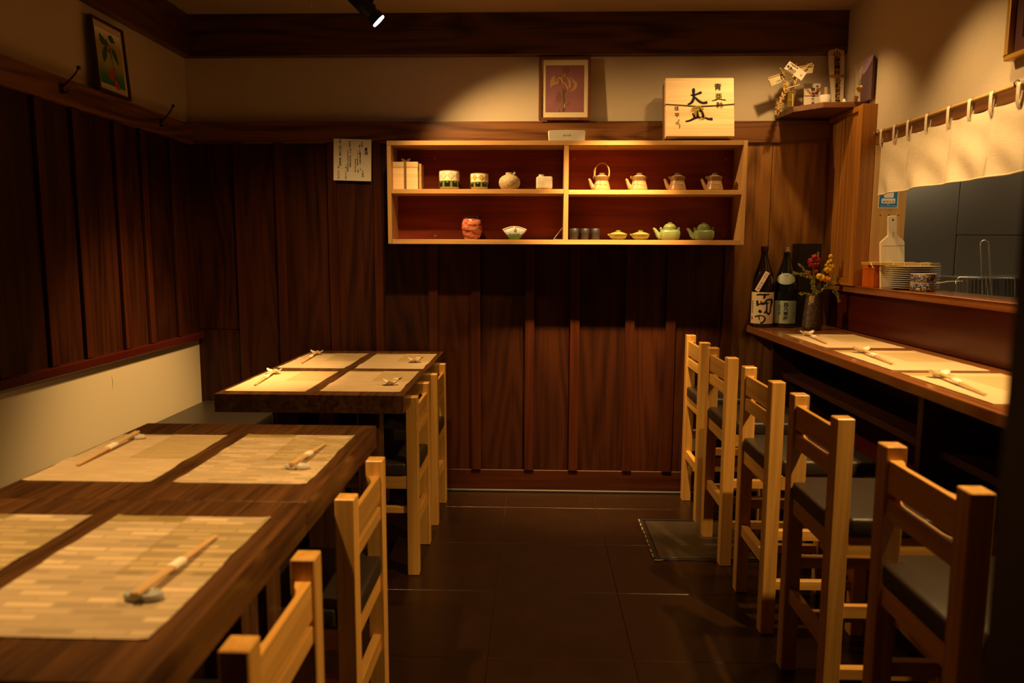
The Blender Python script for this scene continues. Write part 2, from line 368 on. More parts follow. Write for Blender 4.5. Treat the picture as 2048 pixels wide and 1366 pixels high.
# ---- right wall with the serving hatch into the kitchen
T = .135; OY0, OY1, OZ0, OZ1 = 0.95, 3.362, 1.070, 1.765
g = G().box(RX, RX+T, FY, BY, OZ1, CZ); g.box(RX, RX+T, OY1, BY, 0, OZ1); g.box(RX, RX+T, FY, OY0, 0, OZ1); g.box(RX+.02, RX+T, OY0, OY1, 0, OZ0)
wr = obj('wall_right', g, PLASTER); struct(wr, 'ochre plaster right wall above the serving hatch', 'wall')
obj('hatch_jamb', G().box(RX + .001, RX + T + .012, OY1 - .014, OY1, 1.10, OZ1), honey('Z'), wr, .001)
for x in (1.528, 1.566, 1.608):
    obj('screw', G().lathe([(.0028, 0), (.0022, .0015)], n=8).mesh('screw', BLACK), BLACK, wr, loc=(x, OY1 - .014, 1.415), rot=(R(90), 0, 0))
obj('panel', G().box(RX - .012, RX + .02, OY0, BY - .022, .888, OZ0), red_panel('Y'), wr, .001)
obj('knee_panel', G().box(RX - .010, RX + .02, OY0, BY - .022, .0, .845), red_panel('Y'), wr, .001)
struct(obj('trim_7', G().box(RX - .010, RX, OY0, 3.33, 1.715, 1.765), trim_wood('Y'), None, .001), 'dark wooden rail behind the curtain pole on the right wall', 'trim')
ledge = obj('serving_ledge', G().box(1.438, 1.625, OY0, 3.346, 1.070, 1.100).box(1.438, 1.489, 3.346, BY - .022, 1.070, 1.100), counter_wood('Y'), None, .003, 2)
tag(ledge, 'reddish brown lacquered ledge of the serving hatch', 'ledge')
# wooden corner pillar: boarded side and solid end
pil = thing('corner_pillar', 'boarded wooden pillar between corner shelf and serving ledge', 'pillar', (1.425, 3.365, 1.1))
pl = BY - .036 - 3.365
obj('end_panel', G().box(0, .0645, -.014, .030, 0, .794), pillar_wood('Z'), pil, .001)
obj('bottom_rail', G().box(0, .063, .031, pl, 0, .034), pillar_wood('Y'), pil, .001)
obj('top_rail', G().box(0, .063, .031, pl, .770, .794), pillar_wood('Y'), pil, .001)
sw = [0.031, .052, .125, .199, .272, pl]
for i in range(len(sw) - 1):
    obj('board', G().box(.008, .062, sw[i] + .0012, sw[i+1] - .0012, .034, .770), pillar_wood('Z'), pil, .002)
# ---- dark post of the doorway close to the viewer, and its partition
struct(obj('trim_8', G().box(.334, .45, .36, .525, 0, CZ), plain('dark_door_post', (0.030, 0.010, 0.007), 0.5, var=.2), None, .003), 'dark blurred door post at the right edge, close to the viewer', 'post')
struct(obj('wall_partition', G().box(.45, RX, .40, .48, 0, CZ), plain('front_wall_wood', (0.05, 0.026, 0.013), 0.6)), 'dark partition wall beside the near door post', 'wall')
# ---- kitchen behind the hatch
kw = G().box(1.612, 2.06, 3.70, 3.74, .86, 2.02)
wk = obj('wall_kitchen', kw, STEEL); struct(wk, 'brushed stainless steel wall of the kitchen seen through the hatch', 'wall')
obj('panel', G().box(2.062, 2.75, 3.696, 3.74, 1.338, 2.02), STEEL, wk, .002)
obj('panel', G().box(2.062, 2.75, 3.692, 3.74, .86, 1.335), STEEL, wk, .002)
struct(obj('wall_kitchen_side', G().box(2.75, 2.79, .9, 3.74, .86, 2.02), STEEL), 'steel clad far side wall of the kitchen', 'wall')
struct(obj('ceiling_kitchen', G().box(1.612, 2.75, .9, 3.74, 2.02, 2.06), plain('kitchen_ceiling', (.25, .24, .22), .7)), 'grey ceiling of the kitchen', 'ceiling')
kt = obj('kitchen_worktop', G().box(1.632, 2.74, .95, 3.69, .955, .985), STEEL, None, .004, 2); tag(kt, 'stainless steel worktop behind the serving ledge', 'worktop')

# ================================================================== BENCH, TABLES, COUNTER
b = thing('wall_bench', 'long dark upholstered bench along the left wall', 'bench', (-1.72, 0, 0))
obj('cushion', G().box(.005, .465, FY + .1, BY - .045, .415, .475), LEATHER, b, .012, 3, 40)
obj('base', G().box(.005, .440, FY + .1, BY - .045, 0, .415), plain('bench_base', (0.03, 0.014, 0.008), 0.5), b, .002)

TZ = .739
def table(label, x0, x1, y0, y1, legs):
    t = thing('dining_table', label, 'table', ((x0 + x1) / 2, (y0 + y1) / 2, 0), group='dark oak tables along the bench')
    w, d = (x1 - x0) / 2, (y1 - y0) / 2
    n = 5
    for i in range(n):
        a = -w + 2 * w * i / n; c = -w + 2 * w * (i + 1) / n
        obj('top_plank', G().box(a, c, -d, d, TZ - .066, TZ), table_wood('Y'), t, .0006)
    for sx, sy in legs:
        obj('leg', G().box(sx - .04, sx + .04, sy - .04, sy + .04, 0, TZ - .066), table_wood('Z'), t, .002)
    return t
TX0, TX1 = -1.145, -.463
table('dark oak table against the back wall, set with four mats', TX0, TX1, 2.552, 3.712, [(-.206, -.23), (.204, -.50), (-.206, .4), (.204, .508)])
table('dark oak table set with two mats, its far edge facing the gap', TX0, TX1, 1.436, 2.100, [(-.206, .2), (.204, .268), (-.206, -.2), (.204, -.268)])
table('dark oak table nearest the viewer, cut by the bottom edge', TX0, TX1, .800, 1.434, [(-.206, .2), (.204, .25), (-.206, -.2), (.204, -.25)])

c = thing('bar_counter', 'long reddish brown lacquered bar counter along the right wall', 'counter', (1.067, 0, 0))
CTZ = .886
obj('counter_top', G().box(0, RX - .0125 - 1.067, .66, BY - .022, CTZ - .034, CTZ), counter_wood('Y'), c, .004, 2)
obj('bag_shelf', G().box(.155, RX - .0125 - 1.067, .66, 3.60, .635, .66), plain('dark_shelf_board', (0.05, 0.016, 0.009), 0.4), c, .002)
for yy in (3.60, 2.2, .9):
    obj('bracket', G().box(.10, RX - .0125 - 1.067, yy, yy + .03, 0 if yy > 3 else .4, CTZ - .034), plain('dark_shelf_board', (0.05, 0.016, 0.009), 0.4), c, .002)

# ------------------------------------------------------------------ stools
def make_stool(label, zt, sl1, sl2, cu, ap, st, lo, group):
    W, D, P = .345, .335, .044; h = W / 2
    s = thing('stool', label, 'stool', group=group)
    pm = G().box(0, P, -P/2, P/2, 0, zt).mesh('back_post', pine('Z'), .0022)
    fm = G().box(0, P, -P/2, P/2, 0, ap[0]).mesh('leg', pine('Z'), .0022)
    for sg in (-1, 1):
        obj('back_post', pm, None, s, loc=(0, sg * (h - P/2), 0))
        obj('leg', fm, None, s, loc=(D - P, sg * (h - P/2), 0))
    iw = h - P
    def slat(z0, z1, t0, t1, x0):
        n = 14; poly = [(x0, -iw), (x0, iw)]
        for i in range(n + 1):
            u = 1 - 2 * i / n
            f = min(1, max(0, (1 - abs(u)) / .42)); f = f * f * (3 - 2 * f)
            poly.append((x0 + t0 + (t1 - t0) * f, u * iw))
        return G().prism(poly, z0, z1)
    obj('back_slat', slat(*sl1, .030, .012, .006), pine('Y'), s, .001)
    obj('back_slat', slat(*sl2, .028, .012, .006), pine('Y'), s, .001)
    # seat: apron boards and a notched cushion
    z0, z1 = ap
    for sg in (-1, 1):
        obj('apron', G().box(P, D - P, sg * (h - .012) - .010, sg * (h - .012) + .010, z0, z1), pine('X'), s, .0012)
    obj('apron', G().box(.010, .032, -iw, iw, z0, z1), pine('Y'), s, .0012)
    obj('apron', G().box(D - .034, D - .010, -iw, iw, z0 - .006, z0 + .036), pine('Y'), s, .0012)
    q = P + .002; k = iw - .002
    poly = [(.004, -k), (q, -k), (q, -h - .003), (D + .012, -h - .003), (D + .012, h + .003), (q, h + .003), (q, k), (.004, k)]
    obj('cushion', G().prism(poly, cu[0], cu[1]), LEATHER, s, .009, 3, 50)
    for sg in (-1, 1):
        for (a, e2) in st:
            obj('stretcher', G().box(P, D - P, sg * (h - P/2) - .011, sg * (h - P/2) + .011, a, e2), pine('X'), s, .0012)
    obj('stretcher', G().box(.011, .033, -iw, iw, *lo), pine('Y'), s, .0012)
    obj('stretcher', G().box(D - .036, D - .010, -iw, iw, lo[0] - .04, lo[1] - .04), pine('Y'), s, .0012)
    return s
RG = 'high pine stools along the bar counter'; LG = 'low pine chairs along the tables'
labs = ['pine bar stool with black cushion farthest away, by the back wall', 'second pine bar stool from the back wall', 'middle one of the five pine bar stools',
        'pine bar stool second nearest the viewer on the right', 'blurred pine bar stool nearest the viewer beside the dark post']
rs = None
for lab, yn, x in zip(labs, (3.315, 2.838, 2.308, 1.797, 1.236), (.752, .748, .750, .748, .746)):
    if rs is None:
        rs = make_stool(lab, .842, (.744, .813), (.688, .731), (.538, .588), (.490, .538), ((.318, .352), (.150, .180)), (.218, .260), RG); rs.location = (x, yn + .1725, 0)
    else: dup(rs, (x, yn + .1725, 0), 0, lab)
labs = ['low pine chair farthest away, tucked under the back table', 'low pine chair at the near end of the back table', 'low pine chair beside the table with two mats', 'low pine chair nearest the viewer, cut by the bottom edge']
ls = None
for lab, yn, x in zip(labs, (3.228, 2.706, 1.560, .938), (-.434, -.440, -.397, -.389)):
    if ls is None:
        ls = make_stool(lab, .702, (.590, .662), (.545, .578), (.396, .446), (.345, .396), ((.245, .270),), (.176, .222), LG)
        ls.location = (x, yn + .1725, 0); ls.rotation_euler = (0, 0, math.pi)
    else: dup(ls, (x, yn + .1725, 0), math.pi, lab)

# ------------------------------------------------------------------ placemats
def mat_material(name, base, olive, seed, dash, bw=.052, bh=.0105, mort=.0012):
    m = bpy.data.materials.new(name); n, l = nt(m); bs = n['Principled BSDF']; bs.inputs['Roughness'].default_value = .6; bs.inputs['Specular IOR Level'].default_value = .25
    tc = n.new('ShaderNodeTexCoord')
    br = n.new('ShaderNodeTexBrick'); br.offset = .5; br.inputs['Scale'].default_value = 1.0
    br.inputs['Brick Width'].default_value = bw; br.inputs['Row Height'].default_value = bh; br.inputs['Mortar Size'].default_value = mort; br.inputs['Bias'].default_value = 0
    br.inputs['Color1'].default_value = (*[min(1, x * (1 + .25 * dash)) for x in base], 1); br.inputs['Color2'].default_value = (*[x * (1 - dash) for x in base], 1); br.inputs['Mortar'].default_value = (*[x * (1 - .6 * dash) for x in base], 1)
    l.new(tc.outputs['Object'], br.inputs['Vector'])
    mp = n.new('ShaderNodeMapping'); mp.inputs['Location'].default_value = (.013 * seed, .037 * seed, .5); mp.inputs['Scale'].default_value = (6.7, 4.5, 0.0)
    l.new(tc.outputs['Object'], mp.inputs['Vector'])
    fl = n.new('ShaderNodeVectorMath'); fl.operation = 'FLOOR'; l.new(mp.outputs[0], fl.inputs[0])
    wn = n.new('ShaderNodeTexWhiteNoise'); l.new(fl.outputs[0], wn.inputs['Vector'])
    gt = n.new('ShaderNodeValToRGB'); gt.color_ramp.elements[0].position = .38; gt.color_ramp.elements[1].position = .80; l.new(wn.outputs['Value'], gt.inputs['Fac'])
    mx = n.new('ShaderNodeMix'); mx.data_type = 'RGBA'; mx.blend_type = 'MULTIPLY'; mx.inputs[7].default_value = (*olive, 1)
    l.new(gt.outputs['Color'], mx.inputs[0]); l.new(br.outputs['Color'], mx.inputs[6]); l.new(mx.outputs[2], bs.inputs['Base Color'])
    bp = n.new('ShaderNodeBump'); bp.inputs['Strength'].default_value = .5; bp.inputs['Distance'].default_value = .0012
    l.new(br.outputs['Fac'], bp.inputs['Height']); l.new(bp.outputs['Normal'], bs.inputs['Normal'])
    return m
BASE = (.64, .47, .27)
mm = [mat_material('woven_mat_%d' % i, BASE, (.62, .60, .36), i + 1, d, *k) for i, (d, k) in enumerate(((.05, (.05, .0105, .0012)), (.14, (.05, .0105, .0012)), (.14, (.05, .0105, .0012)), (.46, (.075, .0180, .0030)), (.38, (.055, .0140, .0020)), (.03, (.05, .0105, .0012))))]
def placemat(label, x0, x1, y0, y1, z, m, curl=1, group='woven paper placemats'):
    w, d = x1 - x0, y1 - y0; ph = random.uniform(0, 6)
    def fn(u, v):
        edge = max(0, abs(u - .5) * 2 - .9) * 10
        wob = .0009 * (math.sin(v * 9 + ph) + .6 * math.sin(v * 23 + 2 * ph)) * edge ** 2 * curl
        return ((u - .5) * w + wob * 1.2, (v - .5) * d, .0019 + abs(wob) * 1.5)
    o = obj('placemat', G().sheet(fn, 20, 22, .0016), m, None, smooth=40, loc=((x0 + x1) / 2, (y0 + y1) / 2, z + .0004))
    return tag(o, label, 'placemat', group)
placemat('woven placemat at the back left of the back table', -1.12, -.825, 3.137, 3.600, TZ, mm[1])
placemat('woven placemat at the back right of the back table', -.780, -.482, 3.140, 3.602, TZ, mm[2])
placemat('brightly lit woven placemat at the front left of the back table', -1.125, -.830, 2.600, 3.050, TZ, mm[0], .4)
placemat('woven placemat at the front right of the back table', -.782, -.487, 2.612, 3.068, TZ, mm[1])
placemat('woven placemat beside the pale low wall on the middle table', -1.135, -.845, 1.545, 1.960, TZ, mm[2])
placemat('checked woven placemat beside the aisle on the middle table', -.792, -.496, 1.545, 1.972, TZ, mm[4])
placemat('dashed woven placemat cut by the left edge of the picture', -1.140, -.848, .905, 1.338, TZ, mm[3])
placemat('large dashed woven placemat nearest the viewer', -.800, -.503, .895, 1.340, TZ, mm[3])
placemat('woven placemat on the bar counter farthest away, near the bottles', 1.115, 1.415, 2.825, 3.285, CTZ, mm[5], .4)
placemat('middle woven placemat on the bar counter', 1.108, 1.408, 2.285, 2.745, CTZ, mm[5], .4)
placemat('woven placemat on the bar counter cut by the dark post', 1.108, 1.408, 1.775, 2.235, CTZ, mm[5], .4)

# ------------------------------------------------------------------ chopsticks and rests
CHOP = plain('chopstick_wood', (.66, .42, .19), .45, var=.12, vscale=30)
BAND = plain('paper_band', (.90, .82, .66), .7)
def chopsticks(label, rest_xy, tip_xy, z, rest_h, group, over=.022):
    a = Vector((*rest_xy, z + rest_h + .0036)); t = Vector((*tip_xy, z + .0045)); d = (t - a).normalized(); a2 = a - d * over
    s = thing('chopsticks', label, 'chopsticks', a2, group=group)
    n = Vector((-d.y, d.x, 0)).normalized(); L = (t - a2).length
    for sg in (-1, 1):
        obj('chopstick', G().tube([n * sg * .0037, d * L * .5 + n * sg * .0037, d * L + n * sg * .0022], [.0035, .0034, .0019], 8), CHOP, s, smooth=40)
    g = G(); c0, c1 = d * L * .40, d * L * .54; up = n.cross(d) * -1
    if up.z < 0: up = -up
    prof = [(-.0082, 0), (-.006, .0042), (.006, .0042), (.0082, 0), (.006, -.0042), (-.006, -.0042)]
    vs = [c + n * p + up * q for c in (c0, c1) for p, q in prof]
    g.add(vs, [(i, (i + 1) % 6, 6 + (i + 1) % 6, 6 + i) for i in range(6)] + [(5, 4, 3, 2, 1, 0), (6, 7, 8, 9, 10, 11)])
    obj('paper_band', g, BAND, s)
def gourd_rest(label, xy, z, rz, m):                    # rounded gourd-shaped rest, low and solid
    n = 36; poly_o = []
    for i in range(n):
        a = 2 * math.pi * i / n; r = .0125 + .0175 * abs(math.cos(a)) ** 1.2
        poly_o.append((r * math.cos(a) * 1.0, (.0125 + .006 * abs(math.cos(a))) * math.sin(a) * (1 - .35 * math.exp(-(math.cos(a) / .25) ** 2))))
    g = G(); vs = []; fs = []
    lay = [(.80, 0), (.98, .003), (1.0, .007), (.93, .0105), (.70, .0110), (.42, .0088), (.15, .0082)]
    for k, h in lay: vs += [(x * k, y * k, h) for x, y in poly_o]
    for j in range(len(lay) - 1):
        for i in range(n): fs.append((j*n + i, j*n + (i+1) % n, (j+1)*n + (i+1) % n, (j+1)*n + i))
    fs.append(tuple(reversed(range(n)))); fs.append(tuple((len(lay)-1)*n + i for i in range(n))); g.add(vs, fs)
    return tag(obj('chopstick_rest', g, m, None, smooth=50, loc=(*xy, z), rot=(0, 0, rz)), label, 'chopstick rest', 'gourd shaped rests')
def winged_rest(label, xy, z, rz):                      # white saddle with raised ends on little feet
    def fn(u, v):
        x = (u - .5) * .062; k = abs(u - .5) * 2; wv = .017 * (.55 + .65 * math.sin(math.pi * min(1, k * .9 + .05)) ** 2) * (1 if k < .95 else .5)
        y = (v - .5) * 2 * wv
        return (x, y, .008 + .013 * k ** 2.2 + .004 * (v - .5) ** 2 * 4)
    r = thing('chopstick_rest', label, 'chopstick rest', (*xy, z), (0, 0, rz), 'winged white rests')
    obj('saddle', G().sheet(fn, 18, 8, .0025), WHITE_GLAZE, r, smooth=60)
    for sx in (-.012, .012):
        obj('foot', G().lathe([(.005, 0), (.0045, .004), (.006, .009)], (sx, 0, 0), 10), WHITE_GLAZE, r, smooth=60)
ASH = plain('ash_grey_glaze', (.42, .41, .37), .22, var=.35, vscale=55); CREAM = plain('cream_glaze', (.66, .62, .52), .2, var=.2, vscale=60)
MZ = TZ + .0026; KZ = CTZ + .0026
gourd_rest('grey gourd shaped rest on the placemat nearest the viewer', (-.568, 1.004), MZ, 0.0, ASH)
gourd_rest('cream gourd shaped rest on the checked placemat of the middle table', (-.552, 1.656), MZ, 0.0, CREAM)
gourd_rest('pale gourd shaped rest beside the low wall on the middle table', (-1.080, 1.910), MZ, 0.0, CREAM)
GC = 'banded pairs of chopsticks'
chopsticks('banded chopsticks on the placemat nearest the viewer', (-.571, 1.008), (-.562, 1.236), MZ, .011, GC)
chopsticks('banded chopsticks on the checked placemat of the middle table', (-.560, 1.662), (-.547, 1.865), MZ, .011, GC)
chopsticks('banded chopsticks beside the low wall on the middle table', (-1.080, 1.905), (-1.073, 1.650), MZ, .011, GC)
for nm, rx, tx in (('front left', (-1.076, 2.975), (-1.052, 2.70)), ('back left', (-1.068, 3.545), (-1.050, 3.26)), ('front right', (-.546, 2.745), (-.534, 2.915)), ('back right', (-.548, 3.318), (-.537, 3.484))):
    winged_rest('white winged rest on the %s mat of the back table' % nm, rx, MZ, .05)
    chopsticks('banded chopsticks on the %s mat of the back table' % nm, rx, tx, MZ, .0105, GC)
for nm, rx, tx in (('farthest', (1.188, 3.225), (1.158, 2.93)), ('middle', (1.186, 2.68), (1.160, 2.39)), ('nearest', (1.178, 2.150), (1.146, 1.87))):
    winged_rest('white winged rest on the %s mat of the bar counter' % nm, rx, KZ, .1)
    chopsticks('banded chopsticks on the %s mat of the bar counter' % nm, rx, tx, KZ, .0105, GC)

# ================================================================== WALL SHELF AND WHAT STANDS ON IT
SX0, SX1, SY0, SY1, SZ0, SZ1 = -.705, .988, 3.540, 3.716, 1.283, 1.766
sh = thing('wall_shelf', 'wide wooden wall shelf with four open bays and red back', 'shelf', (SX0, SY0, SZ0))
w, d, h = SX1 - SX0, SY1 - SY0, SZ1 - SZ0
obj('top_board', G().box(0, w - .020, 0, d, h - .021, h), shelf_wood('X'), sh, .0008)
obj('bottom_board', G().box(.020, w - .020, 0, d, 0, .022), shelf_wood('X'), sh, .0008)
obj('side_board', G().box(0, .019, 0, d, 0, h - .0215), shelf_wood('Z'), sh, .0008)
obj('side_board', G().box(w - .019, w, 0, d, 0, h), shelf_wood('Z'), sh, .0008)
dv = .134 - SX0
obj('divider', G().box(dv, dv + .022, .001, d - .01, .0225, h - .0215), shelf_wood('Z'), sh, .0008)
MZ0 = 1.521 - SZ0
obj('middle_shelf', G().box(.0195, dv - .0005, .002, d - .01, MZ0, MZ0 + .021), shelf_wood('X'), sh, .0008)
obj('middle_shelf', G().box(dv + .0225, w - .0195, .002, d - .01, MZ0 - .003, MZ0 + .018), shelf_wood('X'), sh, .0008)
obj('back_panel', G().box(.0195, w - .0195, d - .009, d, .0225, h - .0215), shelf_back('X'), sh)
CAPM = plain('screw_cap', (.30, .15, .07), .5)
cap = G().lathe([(.006, 0), (.005, .002)], n=12).mesh('screw_cap', CAPM)
for x, z in ((-.50, 1.705), (-.50, 1.325), (.19, 1.70), (.93, 1.70), (.93, 1.332)):
    obj('screw_cap', cap, CAPM, sh, loc=(x - SX0, d - .009, z - SZ0), rot=(R(90), 0, 0))
UP, UPR, LOW = 1.5422, 1.5392, 1.3052
def patch(r, pts, dx=0.0, dz=0.0, off=.0006, n=5):      # a small print wrapped round a cylinder of radius r, facing -Y
    vs, fs = strips(([Vector((x, y, 0)) for x, y in pts], [tuple(range(len(pts)))]), .004)
    out = []
    for v in vs:
        a = (v.x + dx) / r; out.append(((r + off) * math.sin(a), -(r + off) * math.cos(a), v.y + dz))
    return out, fs
# wooden tea-bowl box with ribbon
bx = thing('ribbon_box', 'pale wooden box tied with a dark ribbon on the shelf', 'box', (-.627, 3.640, UP))
obj('body', G().box(-.0605, .0605, -.05, .05, 0, .105), pale_wood('X'), bx, .001)
obj('lid', G().box(-.0620, .0620, -.0515, .0515, .1055, .132), pale_wood('X'), bx, .001)
RIB = plain('brown_ribbon', (.16, .085, .028), .7)
g = G().box(-.006, .006, -.0530, -.0520, .001, .133); g.box(-.006, .006, -.0530, .0530, .1325, .1338)
obj('ribbon', g, RIB, bx)
g = G()
for sg in (-1, 1):
    g.tube([(0, -.02, .134), (sg * .010, -.025, .146), (sg * .020, -.03, .148), (sg * .015, -.03, .138), (0, -.02, .134)], .0028, 6)
obj('bow', g, plain('gold_ribbon', (.45, .30, .08), .6), bx)
sd = obj('side_box', G().box(.063, .076, -.035, .05, 0, .125), wood('shaded_paulownia', (.40, .25, .10), (.55, .36, .16), 'X', 26), bx, .001)  # visible side of the box, its shade put into a darker wood colour
# two patterned tea bowls
def teabowl(label, x, r, hh, fill):
    t = thing('tea_bowl', label, 'tea bowl', (x, 3.612, UP), (0, 0, R(-6)), 'patterned tea bowls')
    pr = [(r * .55, 0), (r * .58, .003), (r * .90, .007), (r * .97, .016), (r, .03), (r, hh - .004), (r * .97, hh), (r * .92, hh - .003), (r * .90, hh * .3), (r * .4, .012), (0.0001, .011)]
    obj('body', G().lathe(pr, n=36), plain('ivory_glaze', (.74, .64, .44), .25, var=.05), t, smooth=40)
    step = 2 * math.pi * r / 8; zb, zt, zm = .012, hh * .47, hh * .52
    def prints(name, mat, shapes):
        V = []; Fc = []
        for pts, dx, dz, off in shapes:
            vs, fs = patch(r, pts, dx, dz, off); o = len(V); V += vs; Fc += [tuple(i + o for i in f) for f in fs]
        me = bpy.data.meshes.new(name); me.from_pydata(V, [], Fc); me.materials.append(mat); obj(name, me, mat, t)
    rect = lambda ww, h0, h1: [(-ww, h0), (ww, h0), (ww, h1), (-ww, h1)]
    prints('green_band', plain('leaf_green_enamel', (.10, .16, .035), .3), [(rect(step * .47, zb, zt), k * step, 0, .0005) for k in range(-4, 4)])
    prints('red_line', plain('orange_enamel', (.50, .12, .02), .3), [(rect(step * .03, zb, zt), (k + .5) * step, 0, .0007) for k in range(-4, 4)])
    prints('black_square', plain('black_enamel', (.010, .010, .010), .25), [([(-step*.34, zb + .002), (step*.34, zb + .002), (step*.34, zt - .003), (step*.18, zt - .003), (step*.15, zt - .010), (-step*.15, zt - .010), (-step*.18, zt - .003), (-step*.34, zt - .003)], k * step, 0, .0008) for k in range(-4, 4)])
    dh = (hh - .006 - zm) / 2; zc = zm + dh
    prints('diamond', plain('diamond_line', (.36, .25, .10), .3), [([(-step*.46, 0), (0, -dh), (step*.46, 0), (0, dh)], (k + .5) * step, zc, .0005) for k in range(-4, 4)])
    prints('diamond_fill', plain(fill[0], fill[1], .3), [([(-step*.40, 0), (0, -dh*.86), (step*.40, 0), (0, dh*.86)], (k + .5) * step, zc, .0007) for k in range(-4, 4)])
    obj('rim', G().lathe([(r * 1.001, hh - .003), (r * .985, hh + .0006), (r * .95, hh + .0002)], n=36), plain('brown_rim', (.22, .09, .03), .3), t, smooth=60)
teabowl('larger patterned tea bowl with ivory diamonds on the shelf', -.4165, .049, .090, ('ivory_diamond', (.62, .55, .40)))
teabowl('smaller patterned tea bowl with golden diamonds on the shelf', -.271, .0435, .078, ('golden_diamond', (.52, .34, .08)))
# speckled round vase
t = thing('round_vase', 'speckled ash glazed round vase with a notched neck', 'vase', (-.126, 3.614, UP))
r = .052
pr = [(r * .5, 0), (r * .78, .006), (r * .97, .024), (r, .038), (r * .93, .053), (r * .70, .066), (r * .42, .072), (r * .34, .075), (r * .36, .083), (r * .28, .083), (r * .25, .07)]
SPK = plain('speckled_ash', (.44, .34, .20), .5, bump=.9, bscale=160, var=.75, vscale=110)
obj('body', G().lathe(pr, n=32, mod=lambda a, z: 1 + .012 * math.sin(3 * a) + .01 * math.sin(5 * a + z * 60)), SPK, t, smooth=50)
obj('lug', G().tube([(.020, -.012, .074), (.027, -.014, .081), (.022, -.014, .084)], .005, 6), SPK, t, smooth=50)
# white square vase
t = thing('square_vase', 'small white square vase with a short neck beside the divider', 'vase', (.042, 3.612, UP), (0, 0, R(4)))
obj('body', G().box(-.038, .038, -.028, .028, .006, .064), plain('crackle_white', (.66, .60, .47), .3, var=.25, vscale=40, bump=.2), t, .007, 3, 50)
obj('neck', G().lathe([(.0125, .063), (.0115, .068), (.014, .074), (.010, .074), (.009, .066)], (-.014, 0, 0), 18), plain('crackle_white', (.66, .60, .47), .3), t, smooth=50)
for x in (-.024, .024): obj('foot', G().lathe([(.007, 0), (.008, .007)], (x, -.012, 0), 10), plain('crackle_white', (.66, .60, .47), .3), t)
# red jar with dark rim
t = thing('red_jar', 'glossy red and silver streaked jar with black mouth on the lower shelf', 'jar', (-.308, 3.614, LOW))
JAR = bpy.data.materials.new('red_streaked_glaze'); n, l = nt(JAR); bs = n['Principled BSDF']; bs.inputs['Roughness'].default_value = .16
tc = n.new('ShaderNodeTexCoord'); mp = n.new('ShaderNodeMapping'); mp.inputs['Scale'].default_value = (14, 14, 60); mp.inputs['Rotation'].default_value = (.2, .15, 0)
no = n.new('ShaderNodeTexNoise'); no.inputs['Scale'].default_value = 1; no.inputs['Detail'].default_value = 3; no.inputs['Distortion'].default_value = 1.0
rp = n.new('ShaderNodeValToRGB'); rp.color_ramp.elements[0].position = .38; rp.color_ramp.elements[0].color = (.06, .02, .012, 1); rp.color_ramp.elements[1].position = .68; rp.color_ramp.elements[1].color = (.42, .33, .25, 1)
q = rp.color_ramp.elements.new(.50); q.color = (.48, .10, .045, 1)
l.new(tc.outputs['Object'], mp.inputs['Vector']); l.new(mp.outputs[0], no.inputs['Vector']); l.new(no.outputs['Fac'], rp.inputs['Fac']); l.new(rp.outputs['Color'], bs.inputs['Base Color'])
r = .0505
obj('body', G().lathe([(r * .68, 0), (r * .80, .012), (r * .95, .036), (r, .056), (r * .97, .078), (r * .86, .096), (r * .78, .101)], n=32, mod=lambda a, z: 1 + .006 * math.sin(z * 400)), JAR, t, smooth=60)
obj('mouth', G().lathe([(r * .80, .100), (r * .86, .104), (r * .86, .109), (r * .78, .111), (r * .62, .106), (r * .3, .104)], n=32), plain('black_glaze', (.015, .012, .012), .12), t, smooth=60)
# fan-shaped dish
t = thing('fan_dish', 'fan shaped blue and green glazed dish standing on the lower shelf', 'dish', (-.100, 3.606, LOW), (R(-8), 0, 0))
top = [(-.058 + .116 * i / 14, .047 + .015 * math.sin(math.pi * i / 14)) for i in range(15)]
FAN = bpy.data.materials.new('fan_glaze'); n, l = nt(FAN); bs = n['Principled BSDF']; bs.inputs['Roughness'].default_value = .2
tc = n.new('ShaderNodeTexCoord'); sx = n.new('ShaderNodeSeparateXYZ'); no = n.new('ShaderNodeTexNoise'); no.inputs['Scale'].default_value = 60
ma = n.new('ShaderNodeMath'); ma.operation = 'MULTIPLY_ADD'; ma.inputs[1].default_value = .030; l.new(no.outputs['Fac'], ma.inputs[0])
rp = n.new('ShaderNodeValToRGB'); rp.color_ramp.interpolation = 'LINEAR'
for p, cc in ((.0, (.05, .10, .02)), (.42, (.09, .15, .03)), (.52, (.32, .36, .42)), (1.0, (.50, .55, .62))):
    q = rp.color_ramp.elements.new(p); q.color = (*cc, 1)
l.new(tc.outputs['Object'], sx.inputs[0]); l.new(tc.outputs['Object'], no.inputs['Vector']); l.new(sx.outputs['Z'], ma.inputs[2])
mr = n.new('ShaderNodeMapRange'); mr.inputs[1].default_value = .01; mr.inputs[2].default_value = .075; l.new(ma.outputs[0], mr.inputs[0]); l.new(mr.outputs[0], rp.inputs['Fac']); l.new(rp.outputs['Color'], bs.inputs['Base Color'])
obj('body', G().prism([(-.021, 0), (.021, 0)] + list(reversed(top)), -.010, .006, 'Y'), FAN, t, .003, 2, 50)
obj('rim', G().tube([(x, -.010, z) for x, z in top], .0028, 8), WHITE_GLAZE, t, smooth=60)
obj('crest', G().ball((0, -.012, .050), .007, 10, 1.5), WHITE_GLAZE, t, smooth=60)
# clear plate stand
ACR = plain('clear_acrylic', (.85, .82, .76), .06, trans=.85, spec=.6)
t = thing('plate_stand', 'small clear plate stand leaning beside the shelf divider', 'plate stand', (.112, 3.606, LOW))
for yy in (-.018, .018):
    obj('side', G().tube([(.018, yy, .056), (-.022, yy, .003), (.020, yy, .003)], .0022, 6), ACR, t)
obj('bar', G().tube([(.018, -.018, .056), (.018, .018, .056)], .0022, 6), ACR, t); obj('bar', G().tube([(-.022, -.018, .003), (-.022, .018, .003)], .0022, 6), ACR, t)
